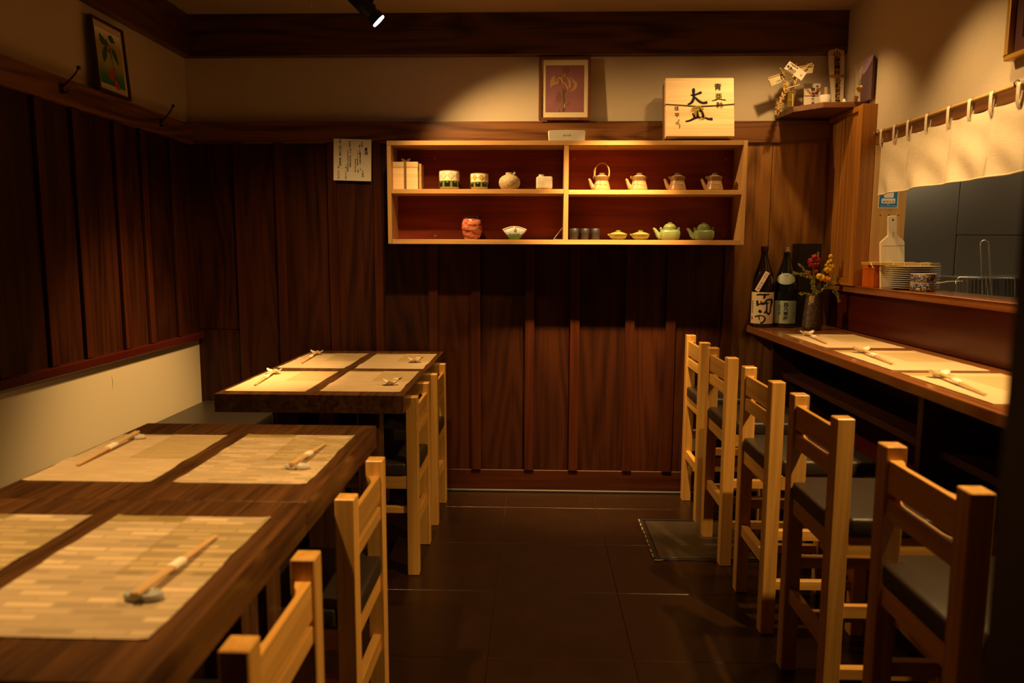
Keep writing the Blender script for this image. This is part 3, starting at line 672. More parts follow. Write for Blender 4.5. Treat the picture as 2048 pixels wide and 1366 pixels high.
# brown teapots
CLAY = plain('brown_clay_glaze', (.30, .17, .075), .30, bump=.25, bscale=90, var=.25, vscale=25)
CLAYD = plain('dark_clay_glaze', (.15, .085, .033), .22, var=.2, vscale=25)
def teapot(label, x, hoop=False):
    t = thing('brown_teapot', label, 'teapot', (x, 3.618, UPR), (0, 0, R(-4)), 'brown clay teapots')
    obj('body', G().lathe([(.0400, 0), (.0425, .003), (.0415, .010), (.0375, .026), (.0335, .040), (.0320, .047)], n=32), CLAY, t, smooth=50)
    obj('collar', G().lathe([(.0320, .047), (.0345, .053), (.0375, .064), (.0385, .0675), (.035, .0675)], n=32), CLAYD, t, smooth=50)
    lid = obj('lid', G().lathe([(.0345, .066), (.028, .071), (.016, .0755), (.013, .0775)], n=28), CLAY, t, smooth=50)
    obj('knob', G().lathe([(.010, .077), (.0145, .080), (.0148, .0835), (.012, .085), (.0105, .0838)], n=22), CLAYD, lid, smooth=50)
    obj('spout', G().tube([(-.030, 0, .012), (-.044, 0, .020), (-.052, 0, .036), (-.058, 0, .052), (-.0635, 0, .0575)], [.014, .0115, .0085, .0065, .0055], 12), CLAY, t, smooth=60)
    g = G()
    for a in (-35, -8, 20):
        for k in range(4):
            an = R(-90 + a + k % 2 * 6); z = .034 - k * .0015; g.ball((.0372 * math.cos(an) + (k - 1.5) * .0026, .0372 * math.sin(an), z), .0026, 6)
    obj('relief', g, plain('pale_slip', (.52, .38, .20), .4), t)
    obj('lug', G().tube([(-.034, 0, .058), (-.041, 0, .063), (-.040, 0, .070), (-.034, 0, .068)], .003, 6), CLAYD, t, smooth=60)
    if hoop:
        pts = [(-.033, 0, .066)] + [(.001 - .036 * math.cos(math.pi * k / 12) * (1.0 if k < 7 else .95), 0, .088 + .046 * math.sin(math.pi * k / 12)) for k in range(13)] + [(.033, 0, .064)]
        hd = obj('hoop_handle', G().tube(pts, .0034, 8), plain('bamboo_handle', (.42, .24, .08), .4), t, smooth=60)
        obj('binding', G().tube([(-.0345, 0, .070), (-.0355, 0, .082), (-.034, 0, .098)], .0052, 8), plain('rattan', (.34, .19, .07), .6, bump=.8, bscale=200), hd, smooth=60)
teapot('brown clay teapot with a tall bamboo hoop handle', .319, True)
teapot('brown clay teapot next to the one with the hoop handle', .498)
teapot('third brown clay teapot from the divider on the shelf', .681)
teapot('brown clay teapot at the right end of the shelf', .858)
# black cups in the dark corner
for i, nm in enumerate(('left', 'middle', 'right')):
    t = tag(obj('black_cup', G().lathe([(.016, 0), (.020, .004), (.0225, .03), (.0235, .054), (.0225, .055), (.020, .03), (.001, .006)], n=24), plain('matte_black_glaze', (.010, .009, .009), .5), None, smooth=50, loc=(.190 + i * .051, 3.618, LOW)), '%s one of three black cups beside the divider on the lower shelf' % nm, 'cup', 'black cups')
# small lidded bowls
OLIVE = plain('olive_glaze', (.16, .15, .035), .18, var=.3, vscale=40)
for i, (nm, x) in enumerate((('left', .402), ('right', .510))):
    t = thing('lidded_bowl', '%s one of two small olive lidded bowls on the lower shelf' % nm, 'bowl', (x, 3.612, LOW), group='olive lidded bowls')
    obj('body', G().lathe([(.025, 0), (.028, .002), (.038, .012), (.044, .021), (.0455, .026), (.042, .026)], n=28), OLIVE, t, smooth=50)
    lid = obj('lid', G().lathe([(.0445, .0262), (.040, .031), (.025, .037), (.014, .040)], n=28), OLIVE, t, smooth=50)
    obj('knob', G().lathe([(.011, .0395), (.012, .044), (.0115, .047), (.009, .0455)], n=18), OLIVE, lid, smooth=50)
    obj('rim_line', G().lathe([(.0452, .0248), (.0466, .0258), (.0452, .0270)], n=28), plain('dark_olive', (.035, .03, .01), .3), t)
    obj('lip', G().tube([(-.040, 0, .022), (-.047, 0, .026), (-.050, 0, .029)], [.006, .004, .003], 8), OLIVE, t, smooth=60)
# green square teapots
CEL = plain('celadon_green', (.15, .19, .075), .16, var=.15, vscale=20)
for i, (nm, x, lab) in enumerate((('l', .652, 'celadon green square teapot next to the olive bowls'), ('r', .815, 'celadon green square teapot at the right end of the lower shelf'))):
    t = thing('green_teapot', lab, 'teapot', (x, 3.622, LOW), (0, 0, R(-10)), 'celadon green teapots')
    oct_ = [(-.047, -.018), (-.030, -.040), (.030, -.040), (.050, -.022), (.050, .022), (.030, .040), (-.030, .040), (-.047, .018)]
    g = G(); vs = []; lay = [(.72, 0), (.92, .008), (1.0, .022), (1.0, .040), (.93, .047), (.62, .051)]
    for k, z in lay: vs += [(a * k, b_ * k, z) for a, b_ in oct_]
    fs = [(j*8 + i_, j*8 + (i_+1) % 8, (j+1)*8 + (i_+1) % 8, (j+1)*8 + i_) for j in range(len(lay)-1) for i_ in range(8)] + [tuple(reversed(range(8))), tuple((len(lay)-1)*8 + i_ for i_ in range(8))]
    g.add(vs, fs); obj('body', g, CEL, t, .005, 3, 60)
    lid = obj('lid', G().lathe([(.031, .050), (.032, .056), (.030, .066), (.022, .076), (.012, .081), (.002, .082)], n=28), CEL, t, smooth=60)
    obj('lid_line', G().lathe([(.0318, .061), (.0325, .062), (.0310, .0635)], n=28), plain('brown_line', (.28, .12, .04), .3), lid)
    obj('knob', G().lathe([(.009, .081), (.011, .084), (.008, .0865)], n=16), CEL, lid, smooth=60)
    obj('spout', G().tube([(-.040, 0, .016), (-.055, 0, .026), (-.064, 0, .042), (-.073, 0, .054), (-.080, 0, .0575)], [.016, .0125, .0095, .007, .0055], 12), CEL, t, smooth=60)
    for sx in (-1, 1): obj('lug', G().tube([(sx * .034, 0, .049), (sx * .040, 0, .058), (sx * .043, 0, .061), (sx * .046, 0, .055), (sx * .042, 0, .047)], .0035, 7), CEL, t, smooth=60)

# ---- on top of the shelf and the rail
t = thing('portable_speaker', 'slim silver portable speaker on top of the wall shelf', 'speaker', (.146, 3.578, SZ1))
poly = [(-.088 + .003, 0), (.088 - .003, 0), (.0885, .047), (.08, .049), (0, .051), (-.08, .049), (-.0885, .047)]
obj('body', G().prism(poly, -.024, .024, 'Y'), plain('speaker_silver', (.62, .56, .44), .4, metal=.2), t, .004, 2, 40)
obj('grille', G().prism([(a * .955, .0025 + b_ * .91) for a, b_ in poly], -.0249, -.0235, 'Y'), plain('speaker_grille', (.40, .36, .29), .6, bump=.5, bscale=900), t)
flat_print('lettering', text_mesh('BOSE', .0105, bold=.015, shear=.3), plain('logo_grey', (.10, .09, .07), .5), t, lambda x, y: (x * 1.5, -.0252, .0245 + y))

t = thing('calligraphy_box', 'large pale wooden box with brush calligraphy leaning on the wall shelf', 'box', (.764, 3.628, SZ1 + .0005), (R(-11), 0, 0))
bw, bh, bd = .157, .277, .096
obj('box_body', G().box(-bw, bw, -bd + .035, 0, 0, bh), wood('shaded_box_wood', (.20, .08, .03), (.34, .15, .06), 'X', 20), t, .001)  # shade on the box's side and underside painted as darker, redder wood
obj('lid', G().box(-bw - .001, bw + .001, -bd, -bd + .0345, -.001, bh + .001), pale_wood('X'), t, .001)
sc_ = .314 / 1318; org = (735, 1255)
put = lambda x, y: (x, -bd - .0008, y)
dai = [[(600,300,30),(612,330,62),(612,420,50),(618,480,52),(590,560,55),(545,605,45),(495,620,26)], [(555,430,20),(600,440,38),(680,415,40),(770,378,58)], [(640,480,40),(720,560,50),(800,595,48),(882,578,60)]]
sara = [[(590,795,20),(615,850,42),(640,895,46)], [(690,770,30),(685,830,40),(690,895,36)], [(640,770,20),(720,755,30),(775,760,46),(790,830,42),(800,885,36)], [(450,965,30),(540,945,38),(640,895,48),(720,880,40),(830,890,36),(900,915,44),(980,915,62)]]
flat_print('large_characters', brush(dai + sara, sc_, org), INK, t, put)
zo = [[(300,925,8),(330,935,12),(290,980,10),(255,1000,10)], [(300,960,10),(310,1010,12),(275,1030,9)], [(320,1000,10),(335,1060,10),(330,1110,9),(345,1060,7),(350,1020,5)], [(255,1000,10),(290,1010,10)]]
flat_print('signature', brush(zo, sc_, org), INK, t, put)
def col_text(chars, size, x, y): # centres in picture units
    v, f = text_mesh(chars, size, bold=.018); return (v, f, (x - org[0]) * sc_, -(y - org[1]) * sc_)
A = col_text('青', .036, 1085, 285); B = col_text('亜', .033, 1100, 475); Cc = col_text('釉', .032, 1118, 650)
D_ = col_text('佳', .022, 280, 710); E_ = col_text('平', .024, 288, 845)
flat_print('side_characters', merge(A, B, Cc, D_, E_), INK, t, put)
flat_print('long_stroke', brush([[(970,552,16),(1040,535,22),(1100,515,20),(1160,528,20),(1238,538,24)]], sc_, org), INK, t, put)
CORD = plain('gold_green_cord', (.36, .27, .035), .7); CORDD = plain('dark_cord', (.10, .06, .02), .7)
zz = lambda yy: -(yy - org[1]) * sc_; xx = lambda x_: (x_ - org[0]) * sc_
cd = obj('cord', G().tube([(-bw - .003, -bd + .02, zz(615)), (-bw - .002, -bd - .003, zz(620)), (xx(400), -bd - .003, zz(640)), (xx(690), -bd - .004, zz(665)), (xx(1000), -bd - .003, zz(650)), (bw + .002, -bd - .003, zz(618)), (bw + .003, -bd + .02, zz(612))], .0019, 6), CORDD, t, smooth=60)
g = G()
for lp in ([(680,660),(620,690),(575,720),(600,745),(640,710),(680,665)], [(685,665),(640,720),(640,800),(655,830),(665,760),(690,670)], [(690,665),(700,760),(710,850),(770,905),(825,890),(800,800),(740,700),(690,660)], [(700,660),(760,690),(795,725),(750,720),(700,665)]):
    L = smooth_line([(a, b_, 0) for a, b_ in lp], 5); g.tube([(xx(p[0]), -bd - .0055 - .0015 * math.sin(i_), zz(p[1])) for i_, p in enumerate(L)], .0021, 6)
obj('knot', g, CORD, cd, smooth=60)

def picture(name, label, loc, rot, w, h, fr, fm, mm_, mat_w, art_mat):
    t = thing(name, label, 'picture', loc, rot)
    g = G(); g.box(-w/2, w/2, -.018, 0, 0, fr); g.box(-w/2, w/2, -.018, 0, h - fr, h)
    g.box(-w/2, -w/2 + fr, -.018, 0, fr, h - fr); g.box(w/2 - fr, w/2, -.018, 0, fr, h - fr)
    obj('frame', g, fm, t, .001)
    obj('mount', G().box(-w/2 + fr, w/2 - fr, -.010, -.004, fr, h - fr), mm_, t)
    obj('print', G().box(-w/2 + fr + mat_w[0], w/2 - fr - mat_w[0], -.0108, -.0095, fr + mat_w[1], h - fr - mat_w[2]), art_mat, t)
    return t
FRAMEW = wood('frame_mahogany', (.09, .022, .010), (.16, .05, .02), 'Z', 20); MOUNT = plain('cream_mount', (.66, .55, .34), .7)
PUR = plain('mauve_paint', (.25, .095, .10), .6, var=.35, vscale=14)
ip = picture('iris_painting', 'framed painting of a pale iris on mauve ground above the shelf', (.139, 3.719, 1.8862), (R(-2.5), 0, 0), .251, .302, .013, FRAMEW, MOUNT, (.019, .026, .026), PUR)
ax = lambda px: (px - 455) * .190 / 830.0; az = lambda py: .039 + (1110 - py) * .224 / 1075.0
place = lambda x, y: (x, -.0112, y)
def paint(name, mat, strokes, off):
    vs = []; fs = []
    V, Fc = brush([[(ax(p[0]) * 1e4, -az(p[1]) * 1e4, p[2] * 2.3) for p in s] for s in strokes], 1e-4, (0, 0))
    flat_print(name, (V, Fc), mat, ip, lambda x, y: (x, -.0112 - off, y))
paint('shade_stroke', plain('dim_violet_paint', (.195, .072, .078), .6), [[(330,640,60),(330,760,110),(300,880,80)], [(470,60,120),(480,150,160),(480,240,90)], [(560,880,20),(500,960,50)]], 0)
paint('petal', plain('pale_petal_paint', (.42, .22, .10), .6), [[(240,280,30),(190,380,70),(165,540,20)], [(330,340,20),(250,400,60),(195,500,14)], [(560,640,8),(660,560,60),(690,460,70),(610,370,30)], [(480,340,14),(560,330,20),(650,370,10)], [(460,200,14),(450,300,30)], [(390,230,14),(420,320,24)], [(500,300,10),(560,420,60),(560,560,40)], [(330,330,20),(280,430,70),(240,470,20)]], .0002)
paint('petal_edge', plain('yellow_edge_paint', (.50, .33, .05), .6), [[(300,330,16),(370,330,26),(420,460,22)], [(440,420,14),(490,500,22),(530,600,18)], [(200,490,8),(260,440,14),(320,400,8)], [(455,910,12),(455,960,26),(445,1010,12)]], .0004)
paint('stem', plain('stem_green_paint', (.07, .085, .015), .6), [[(420,560,14),(430,700,34),(440,900,30),(430,1105,36)], [(470,560,10),(455,680,22)], [(330,1050,8),(350,1105,20)]], .0003)
# ---- fruit print on the left wall
GR = bpy.data.materials.new('fruit_print_ground'); n, l = nt(GR); bs = n['Principled BSDF']; bs.inputs['Roughness'].default_value = .6
tc = n.new('ShaderNodeTexCoord'); sx = n.new('ShaderNodeSeparateXYZ'); mr = n.new('ShaderNodeMapRange'); mr.inputs[1].default_value = .03; mr.inputs[2].default_value = .25
rp = n.new('ShaderNodeValToRGB')
for p, cc in ((.0, (.02, .14, .05)), (.18, (.03, .20, .07)), (.42, (.40, .36, .09)), (.75, (.46, .32, .09)), (1.0, (.60, .14, .05))):
    q = rp.color_ramp.elements.new(p); q.color = (*cc, 1)
rp.color_ramp.elements.remove(rp.color_ramp.elements[0])
l.new(tc.outputs['Object'], sx.inputs[0]); l.new(sx.outputs['Z'], mr.inputs[0]); l.new(mr.outputs[0], rp.inputs['Fac']); l.new(rp.outputs['Color'], bs.inputs['Base Color'])
fp = picture('fruit_print', 'dim framed print of a red fruit branch leaning on the left rail', (LX + .036, 3.030, 1.8705), (R(-4), 0, R(90)), .226, .284, .010, plain('dark_frame', (.05, .015, .010), .4), MOUNT, (.016, .026, .026), GR)
def fprint(name, mat, strokes, off):
    V, Fc = brush(strokes, 1e-3, (0, 0)); flat_print(name, (V, Fc), mat, fp, lambda x, y: (x, -.0112 - off, y))
fprint('leaf', plain('leaf_green_print', (.03, .13, .03), .6), [[(-60,-228,6),(-45,-205,34),(-10,-195,8)], [(-50,-120,6),(-40,-150,32),(-20,-190,10)], [(0,-225,6),(20,-225,30),(45,-215,6)], [(15,-190,8),(35,-165,30),(55,-130,6)]], 0)
fprint('branch', plain('branch_print', (.10, .06, .02), .6), [[(-50,-175,3),(0,-170,7),(10,-130,4),(20,-60,3),(35,-30,3)], [(-20,-215,8),(0,-185,8),(5,-165,6)]], .0002)
fprint('fruit', plain('red_fruit_print', (.55, .04, .02), .6), [[(-15,-95,10),(-8,-75,36),(8,-62,14)], [(15,-62,12),(24,-45,32),(38,-30,12)], [(12,-115,6),(16,-100,18),(20,-90,6)]], .0003)
# coat hooks on the left rail
for nm, yy in (('nearer', 2.692), ('farther', 3.400)):
    t = thing('coat_hook', '%s dark metal coat hook on the left rail' % nm, 'hook', (LX + .040, yy, 1.822), group='coat hooks')
    BR = plain('dark_bronze', (.045, .028, .012), .4, metal=.6)
    obj('plate', G().box(0, .004, -.010, .010, -.014, .024), BR, t, .0015)
    obj('peg', G().tube([(.004, 0, .01), (.02, .012, .030), (.034, .034, .062), (.040, .046, .084)], [.0045, .004, .0035, .003], 8), BR, t, smooth=60)
    obj('knob', G().ball((.041, .047, .088), .0075, 12), BR, t, smooth=60)
    obj('lower_peg', G().tube([(.004, 0, -.006), (.022, 0, -.010), (.030, 0, .002)], .0032, 8), BR, t, smooth=60)

# ---- paper menu pinned to the boards
t = thing('paper_menu', 'sheet of paper with handwritten drinks menu pinned on the back wall', 'notice', (-.912, 3.7165, 1.698), (0, R(1.6), 0))
def curl(u, v): return ((u - .5) * .189, -.0005 - .002 * (2 * u - 1) ** 4, (v - .5) * .203)
obj('sheet', G().sheet(curl, 8, 6, .0004, (0, -1, 0)), PAPER, t)
pm = lambda x, y: ((x - 622) * .189 / 870.0, (680 - y) * .203 / 960.0)
cols = [('夏酒', .0175, 935, 480, 1.0), ('山形県', .0085, 842, 312, 1.15), ('岩手　あさ開', .0080, 788, 440, 1.0), ('純米大辛口水神仕込', .0078, 800, 640, .78), ('一合', .007, 808, 880, .9),
        ('すっきりとした後味の夏酒で', .0066, 738, 640, .86), ('八百', .0095, 752, 928, .9), ('香り高くさわやかな味', .0072, 690, 810, .86), ('六百円', .0110, 862, 1000, 1.1),
        ('秋田県', .0092, 558, 316, 1.12), ('八鶴山　純吟純米原酒', .0094, 570, 620, 1.02), ('やわらかな口あたりと旨みの夏吟醸', .0072, 515, 700, .90), ('一合　八〇〇円', .0095, 472, 960, 1.1),
        ('鶴齢　純米大吟醸　夏生原酒', .0098, 338, 520, 1.0), ('一合　九〇〇円', .0095, 302, 960, 1.1)]
gs = []
for chs, s_, x_, y_, gp in cols:
    v, f = text_mesh(chs, s_, True, .012, gp); px, pz = pm(x_, y_); gs.append((v, f, px, pz))
flat_print('lettering', merge(*gs), INK, t, lambda x, y: (x, -.0016 - .002 * (x / .0945) ** 4, y))

# ================================================================== CORNER SHELF WITH CHARMS
CS0, CS1 = 1.8965, 1.921
cs = obj('corner_shelf', G().prism([(1.175, BY - .0005), (1.195, 3.560), (1.292, 3.452), (1.424, 3.445), (RX - .0005, 3.440), (RX - .0005, BY - .0005)], CS0, CS1), trim_wood('X'), None, .001)
tag(cs, 'dark wooden corner shelf holding charms in the upper right corner', 'shelf')
kx = lambda x: (x - 590) * .000436; kz = lambda y: 2.139 - (y - 370) * .000436 - CS1
km = thing('lucky_rake', 'straw lucky charm rake with banknotes, tag and rice ears on the corner shelf', 'charm', (1.206, 3.640, CS1 + .0005))
STRAW = plain('straw', (.52, .34, .12), .6, var=.2, vscale=60); STRAWD = plain('dark_straw', (.20, .11, .03), .6)
NOTE = plain('banknote_paper', (.50, .42, .27), .6, var=.2, vscale=50); WHT = plain('white_card', (.74, .62, .50), .7)
def card(name, pts, y, mat, parent=km, th=.0012):
    n_ = len(pts); vs = [(kx(a), y, kz(b_)) for a, b_ in pts] + [(kx(a), y + th, kz(b_)) for a, b_ in pts]
    return obj(name, G().add(vs, [tuple(range(n_)), tuple(reversed(range(n_, 2*n_)))] + [(i, n_ + i, n_ + (i+1) % n_, (i+1) % n_) for i in range(n_)]), mat, parent)
obj('handle', G().tube([(kx(605), .006, 0.003), (kx(615), .004, kz(650)), (kx(640), .004, kz(378))], .0038, 8), STRAWD, km, smooth=60)
nl = card('banknote', [(325, 548), (505, 488), (522, 560), (372, 628)], -.012, NOTE)
nr = card('banknote', [(632, 428), (818, 396), (806, 486), (668, 498)], -.006, NOTE)
flat_print('numerals', text_mesh('1000', .014, bold=.02), plain('note_ink', (.10, .13, .10), .6), nl, lambda x, y: (kx(445) + x * .95 + y * .05, -.0125, kz(572) + y + x * .38))
obj('edge_roll', G().tube([(kx(325), -.013, kz(545)), (kx(505), -.013, kz(485))], .0028, 6), STRAW, nl); obj('edge_roll', G().tube([(kx(340), -.013, kz(560)), (kx(372), -.013, kz(628))], .0032, 6), STRAW, nl)
obj('edge_roll', G().tube([(kx(815), -.007, kz(398)), (kx(805), -.007, kz(486))], .0028, 6), STRAW, nr); obj('edge_roll', G().tube([(kx(632), -.007, kz(428)), (kx(750), -.007, kz(408)), (kx(800), -.007, kz(390))], .0030, 6), STRAW, nr)
tg = card('paper_tag', [(545, 370), (732, 495), (680, 575), (490, 448)], -.024, WHT)
tl = lambda cx, cy: (lambda x, y: (kx(cx) + x * .84 + y * .54, -.0246, kz(cy) - x * .54 + y * .84))
flat_print('lettering', text_mesh('開運', .014, bold=.02), INK, tg, tl(545, 440)); flat_print('lettering', text_mesh('招福縁起物', .0088, bold=.02), GREYINK, tg, tl(595, 425)); flat_print('lettering', text_mesh('十', .0125, bold=.02), INK, tg, tl(672, 522))
g = G()
for k in range(9):
    f = k / 8; g.tube([(kx(470 + 150 * f), -.016 - .012 * math.sin(math.pi * f), kz(520 - 12 * f)), (kx(480 + 150 * f), -.020 - .014 * math.sin(math.pi * f), kz(480 - 20 * math.sin(math.pi * f))), (kx(500 + 125 * f), -.014, kz(448 + 8 * f))], .0026, 6)
obj('winnow_basket', g, plain('woven_dark_bamboo', (.16, .10, .03), .6), km, smooth=60)
obj('basket_rim', G().tube([(kx(455), -.026, kz(450)), (kx(475), -.030, kz(510)), (kx(540), -.032, kz(560)), (kx(590), -.030, kz(545))], .0028, 6), STRAWD, km); obj('gold_bead', G().ball((kx(582), -.030, kz(540)), .007, 10), GOLD, km, smooth=60)
g = G()
for a, b_ in (((448, 440), (520, 545)), ((560, 555), (745, 420)), ((735, 405), (790, 395)), ((600, 560), (615, 610)), ((645, 520), (620, 600)), ((520, 655), (665, 615)), ((480, 560), (540, 600))):
    g.tube([(kx(a[0]), -.020, kz(a[1])), (kx(b_[0]), -.022, kz(b_[1]))], .0026, 6)
obj('straw_stick', g, STRAW, km, smooth=60)
def ear(pts, seed):
    rr = random.Random(seed); L = smooth_line([(*p, 0) for p in pts], 8); g = G()
    g.tube([(kx(p[0]), -.024, kz(p[1])) for p in L], .0012, 5)
    for p in L:
        for _ in range(2):
            g.ball((kx(p[0] + rr.uniform(-16, 16)), -.024 + rr.uniform(-.008, .008), kz(p[1] + rr.uniform(-8, 8))), .0034, 6, 1.7)
    return g
for i, pts in enumerate(([(530, 590), (500, 690), (450, 800), (425, 930)], [(520, 610), (490, 720), (470, 830), (455, 930)], [(535, 600), (520, 660), (485, 750), (440, 870)])):
    obj('rice_ear', ear(pts, i), plain('rice_husk', (.50, .32, .10), .6, var=.4, vscale=120), km)
card('gold_box', [(556, 682), (632, 682), (606, 850), (540, 850)], -.018, plain('olive_gold', (.24, .18, .03), .35, metal=.5), th=.012)
card('gold_strip', [(556, 680), (634, 680), (632, 690), (556, 690)], -.0195, GOLD); card('gold_strip', [(548, 762), (596, 762), (592, 786), (546, 786)], -.0195, GOLD)
obj('mallet_handle', G().tube([(kx(590), -.026, kz(715)), (kx(600), -.024, kz(845))], .0038, 8), STRAW, km, smooth=60)
# envelope with cord
en = thing('gift_envelope', 'white envelope with red cord and black lettering behind the white cup', 'envelope', (1.331, 3.700, CS1), (R(-6), 0, 0))
obj('paper', G().box(-.040, .040, -.003, 0, 0, .138), WHT, en, .0006)
flat_print('lettering', merge((*text_mesh('商売', .022, True, .02), .004, .095), (*text_mesh('繁昌', .018, True, .02), .004, .048), (*text_mesh('神田明神', .0125, True, .018, .95), .024, .104)), INK, en, lambda x, y: (x, -.0036, y))
g = G()
for a, b_ in (((-.030, .118), (.0, .082)), ((-.033, .110), (.0, .080)), ((-.040, .079), (.04, .079))): g.tube([(a[0], -.006, a[1]), (b_[0], -.006, b_[1])], .0016, 5)
obj('cord', g, STRAW, en)
g = G()
for a in ((.034, .116), (.038, .108), (.028, .105), (.045, .118)): g.tube([(.002, -.006, .080), (a[0] * .6, -.009, a[1] * .9), (a[0], -.007, a[1])], .0014, 5)
g.ball((.003, -.007, .080), .006, 8); obj('red_cord', g, plain('red_cord', (.35, .04, .02), .5), en)
# white cup, white dish with salt cone, thin stick
tag(obj('white_cup', G().lathe([(.020, 0), (.024, .004), (.0265, .04), (.028, .058), (.0270, .058), (.024, .01), (.001, .006)], n=28), WHITE_GLAZE, None, smooth=50, loc=(1.352, 3.600, CS1)), 'small plain white cup on the corner shelf', 'cup')
sd = thing('offering_dish', 'flat white dish with a white cone in front of the tall plaque', 'dish', (1.432, 3.590, CS1))
obj('dish', G().lathe([(.020, 0), (.024, .002), (.040, .007), (.043, .010), (.040, .010), (.020, .005), (.001, .005)], n=28), WHITE_GLAZE, sd, smooth=50)
obj('cone', G().lathe([(.016, .005), (.012, .020), (.006, .036), (.002, .042), (.0005, .043)], (.006, 0, 0), 18), plain('salt', (.82, .78, .68), .9), sd, smooth=60)
tag(obj('prayer_stick', G().box(-.007, .007, -.003, .003, 0, .118), pale_wood('Z'), None, .001, loc=(1.392, 3.690, CS1), rot=(R(-5), 0, 0)), 'thin pale wooden stick beside the tall plaque', 'stick')
# tall shrine plaque
op = thing('shrine_plaque', 'tall pointed wooden shrine plaque with black characters in the corner', 'plaque', (1.4475, 3.698, CS1), (R(-4), 0, 0))
poly = [(-.026, 0), (.029, 0), (.0265, .288), (-.011, .299), (-.0495, .288)]
obj('board', G().prism(poly, -.010, 0, 'Y'), pale_wood('Z'), op, .0008)
for a in ([(-.0475, .262), (-.0245, .264), (-.008, .0), (-.0255, 0)], [(.0075, .262), (.0262, .262), (.0285, 0), (.012, 0)]):
    obj('paper_wrap', G().prism(a, -.0122, -.0102, 'Y'), WHT, op)
obj('gold_strip', G().prism([(-.0245, .262), (.0075, .262), (.012, 0), (-.008, 0)], -.0112, -.0101, 'Y'), plain('ochre_gold', (.55, .29, .04), .5), op)
obj('band', G().box(-.043, .030, -.0140, -.0126, .160, .174), plain('brass_band', (.42, .22, .04), .5), op)
flat_print('lettering', merge((*text_mesh('小', .036, bold=.02), -.0095, .268), (*text_mesh('網神社', .029, True, .02, .95), -.007, .208), (*text_mesh('心願祈祷神璽', .026, True, .02, .97), -.0005, .083)), INK, op, lambda x, y: (x, -.0131, y))
# display with purple card under a clear cover
ds = thing('ornament_display', 'clear cased ornament with gold bells and purple card by the right wall', 'ornament', (1.452, 3.455, CS1))
obj('purple_card', G().box(.018, .026, -.072, .036, 0, .188), plain('lilac_print', (.36, .24, .36), .5, var=.4, vscale=26), ds, .0008)
obj('dark_edge', G().box(.018, .027, -.078, -.0725, 0, .178), plain('dark_frame', (.05, .015, .010), .4), ds)
arc = [(.018 - .050 * math.sin(math.pi * i / 12), -.0725 + .108 * i / 12) for i in range(13)]
obj('clear_cover', G().add([(x, y, z) for z in (.002, .176) for x, y in arc], [(i, i + 1, 14 + i, 13 + i) for i in range(12)]), plain('thin_clear_plastic', (.95, .92, .88), .05, trans=1.0, ior=1.03, spec=.3), ds, smooth=60)
obj('hanging_thread', G().tube([(-.010, -.02, .150), (-.010, -.022, .020)], .0009, 5), WHT, ds)
obj('paper_arrow', G().add([(-.012, -.036, .150), (-.012, -.006, .128), (-.012, -.016, .085), (-.012, -.034, .100), (-.010, -.036, .150), (-.010, -.006, .128), (-.010, -.016, .085), (-.010, -.034, .100)], [(0,1,2,3),(7,6,5,4),(0,4,5,1),(1,5,6,2),(2,6,7,3),(3,7,4,0)]), plain('white_paper', (.80, .74, .62), .8), ds)
for k, (yy, zz_) in enumerate(((-.020, .088), (-.018, .076))): obj('white_bead', G().ball((-.012, yy, zz_), .0065, 10), WHITE_GLAZE, ds, smooth=60)
for k, (yy, zz_) in enumerate(((-.012, .055), (-.030, .050), (-.046, .056), (-.022, .045), (-.004, .018))): obj('bell', G().ball((-.013, yy, zz_), .0075, 10), GOLD, ds, smooth=60)
obj('figure', G().lathe([(.008, 0), (.009, .008), (.006, .016), (.007, .022), (.001, .030)], (-.016, .002, .0), 12), plain('red_white_figure', (.60, .30, .20), .4, var=.7, vscale=120), ds, smooth=60)

# ================================================================== BAR COUNTER: BOTTLES, BOX, FLOWERS
GLASS_D = plain('dark_brown_glass', (.012, .007, .005), .06, spec=.8, coat=.6); GLASS_B = plain('dark_blue_glass', (.006, .010, .012), .06, spec=.8, coat=.6)
BPROF = [(.046, 0), (.0515, .004), (.0525, .012), (.0525, .205), (.0510, .222), (.0450, .252), (.0340, .285), (.0240, .315), (.0180, .340), (.0160, .360), (.0155, .378)]
def brad(z):
    for (r0, z0), (r1, z1) in zip(BPROF, BPROF[1:]):
        if z0 <= z <= z1: return r0 + (r1 - r0) * (z - z0) / max(1e-6, z1 - z0)
    return .0155
def wrapped(name, geo, mat, parent, off):
    vs, fs = strips(geo, .005); V = []
    for v in vs:
        r_ = brad(v.y) + off; a = math.asin(max(-.999, min(.999, v.x / r_))); V.append((r_ * math.sin(a), -r_ * math.cos(a), v.y))
    me = bpy.data.meshes.new(name); me.from_pydata(V, [], fs); me.materials.append(mat); me.shade_smooth(); return obj(name, me, mat, parent)
def rows(poly_fn, z0, z1, n=16):                          # upright strips between two z as a print shape
    V = []; Fc = []
    for i in range(n + 1):
        z = z0 + (z1 - z0) * i / n; a, b_ = poly_fn(z); V += [Vector((a, z, 0)), Vector((b_, z, 0))]
    return V, [(2*i, 2*i+1, 2*i+3, 2*i+2) for i in range(n)]
def bottle(label, x, y, glass):
    t = thing('sake_bottle', label, 'bottle', (x, y, CTZ), (0, 0, -math.atan2(x, y)), 'large sake bottles on the counter')
    obj('glass', G().lathe(BPROF, n=40), glass, t, smooth=60); return t
b1 = bottle('dark sake bottle with cream label and bold brush characters', 1.112, 3.622, GLASS_D)
obj('cap', G().lathe([(.0165, .366), (.0178, .368), (.0178, .390), (.0160, .393), (.001, .393)], n=28), plain('dark_red_cap', (.035, .010, .008), .25), b1, smooth=50)
LABEL = plain('cream_label', (.72, .58, .38), .6, var=.04)
la = wrapped('front_label', rows(lambda z: (-.0505, .0518), .020, .172, 8), LABEL, b1, .0004)
s1 = .000282; o1 = (292, 1210)
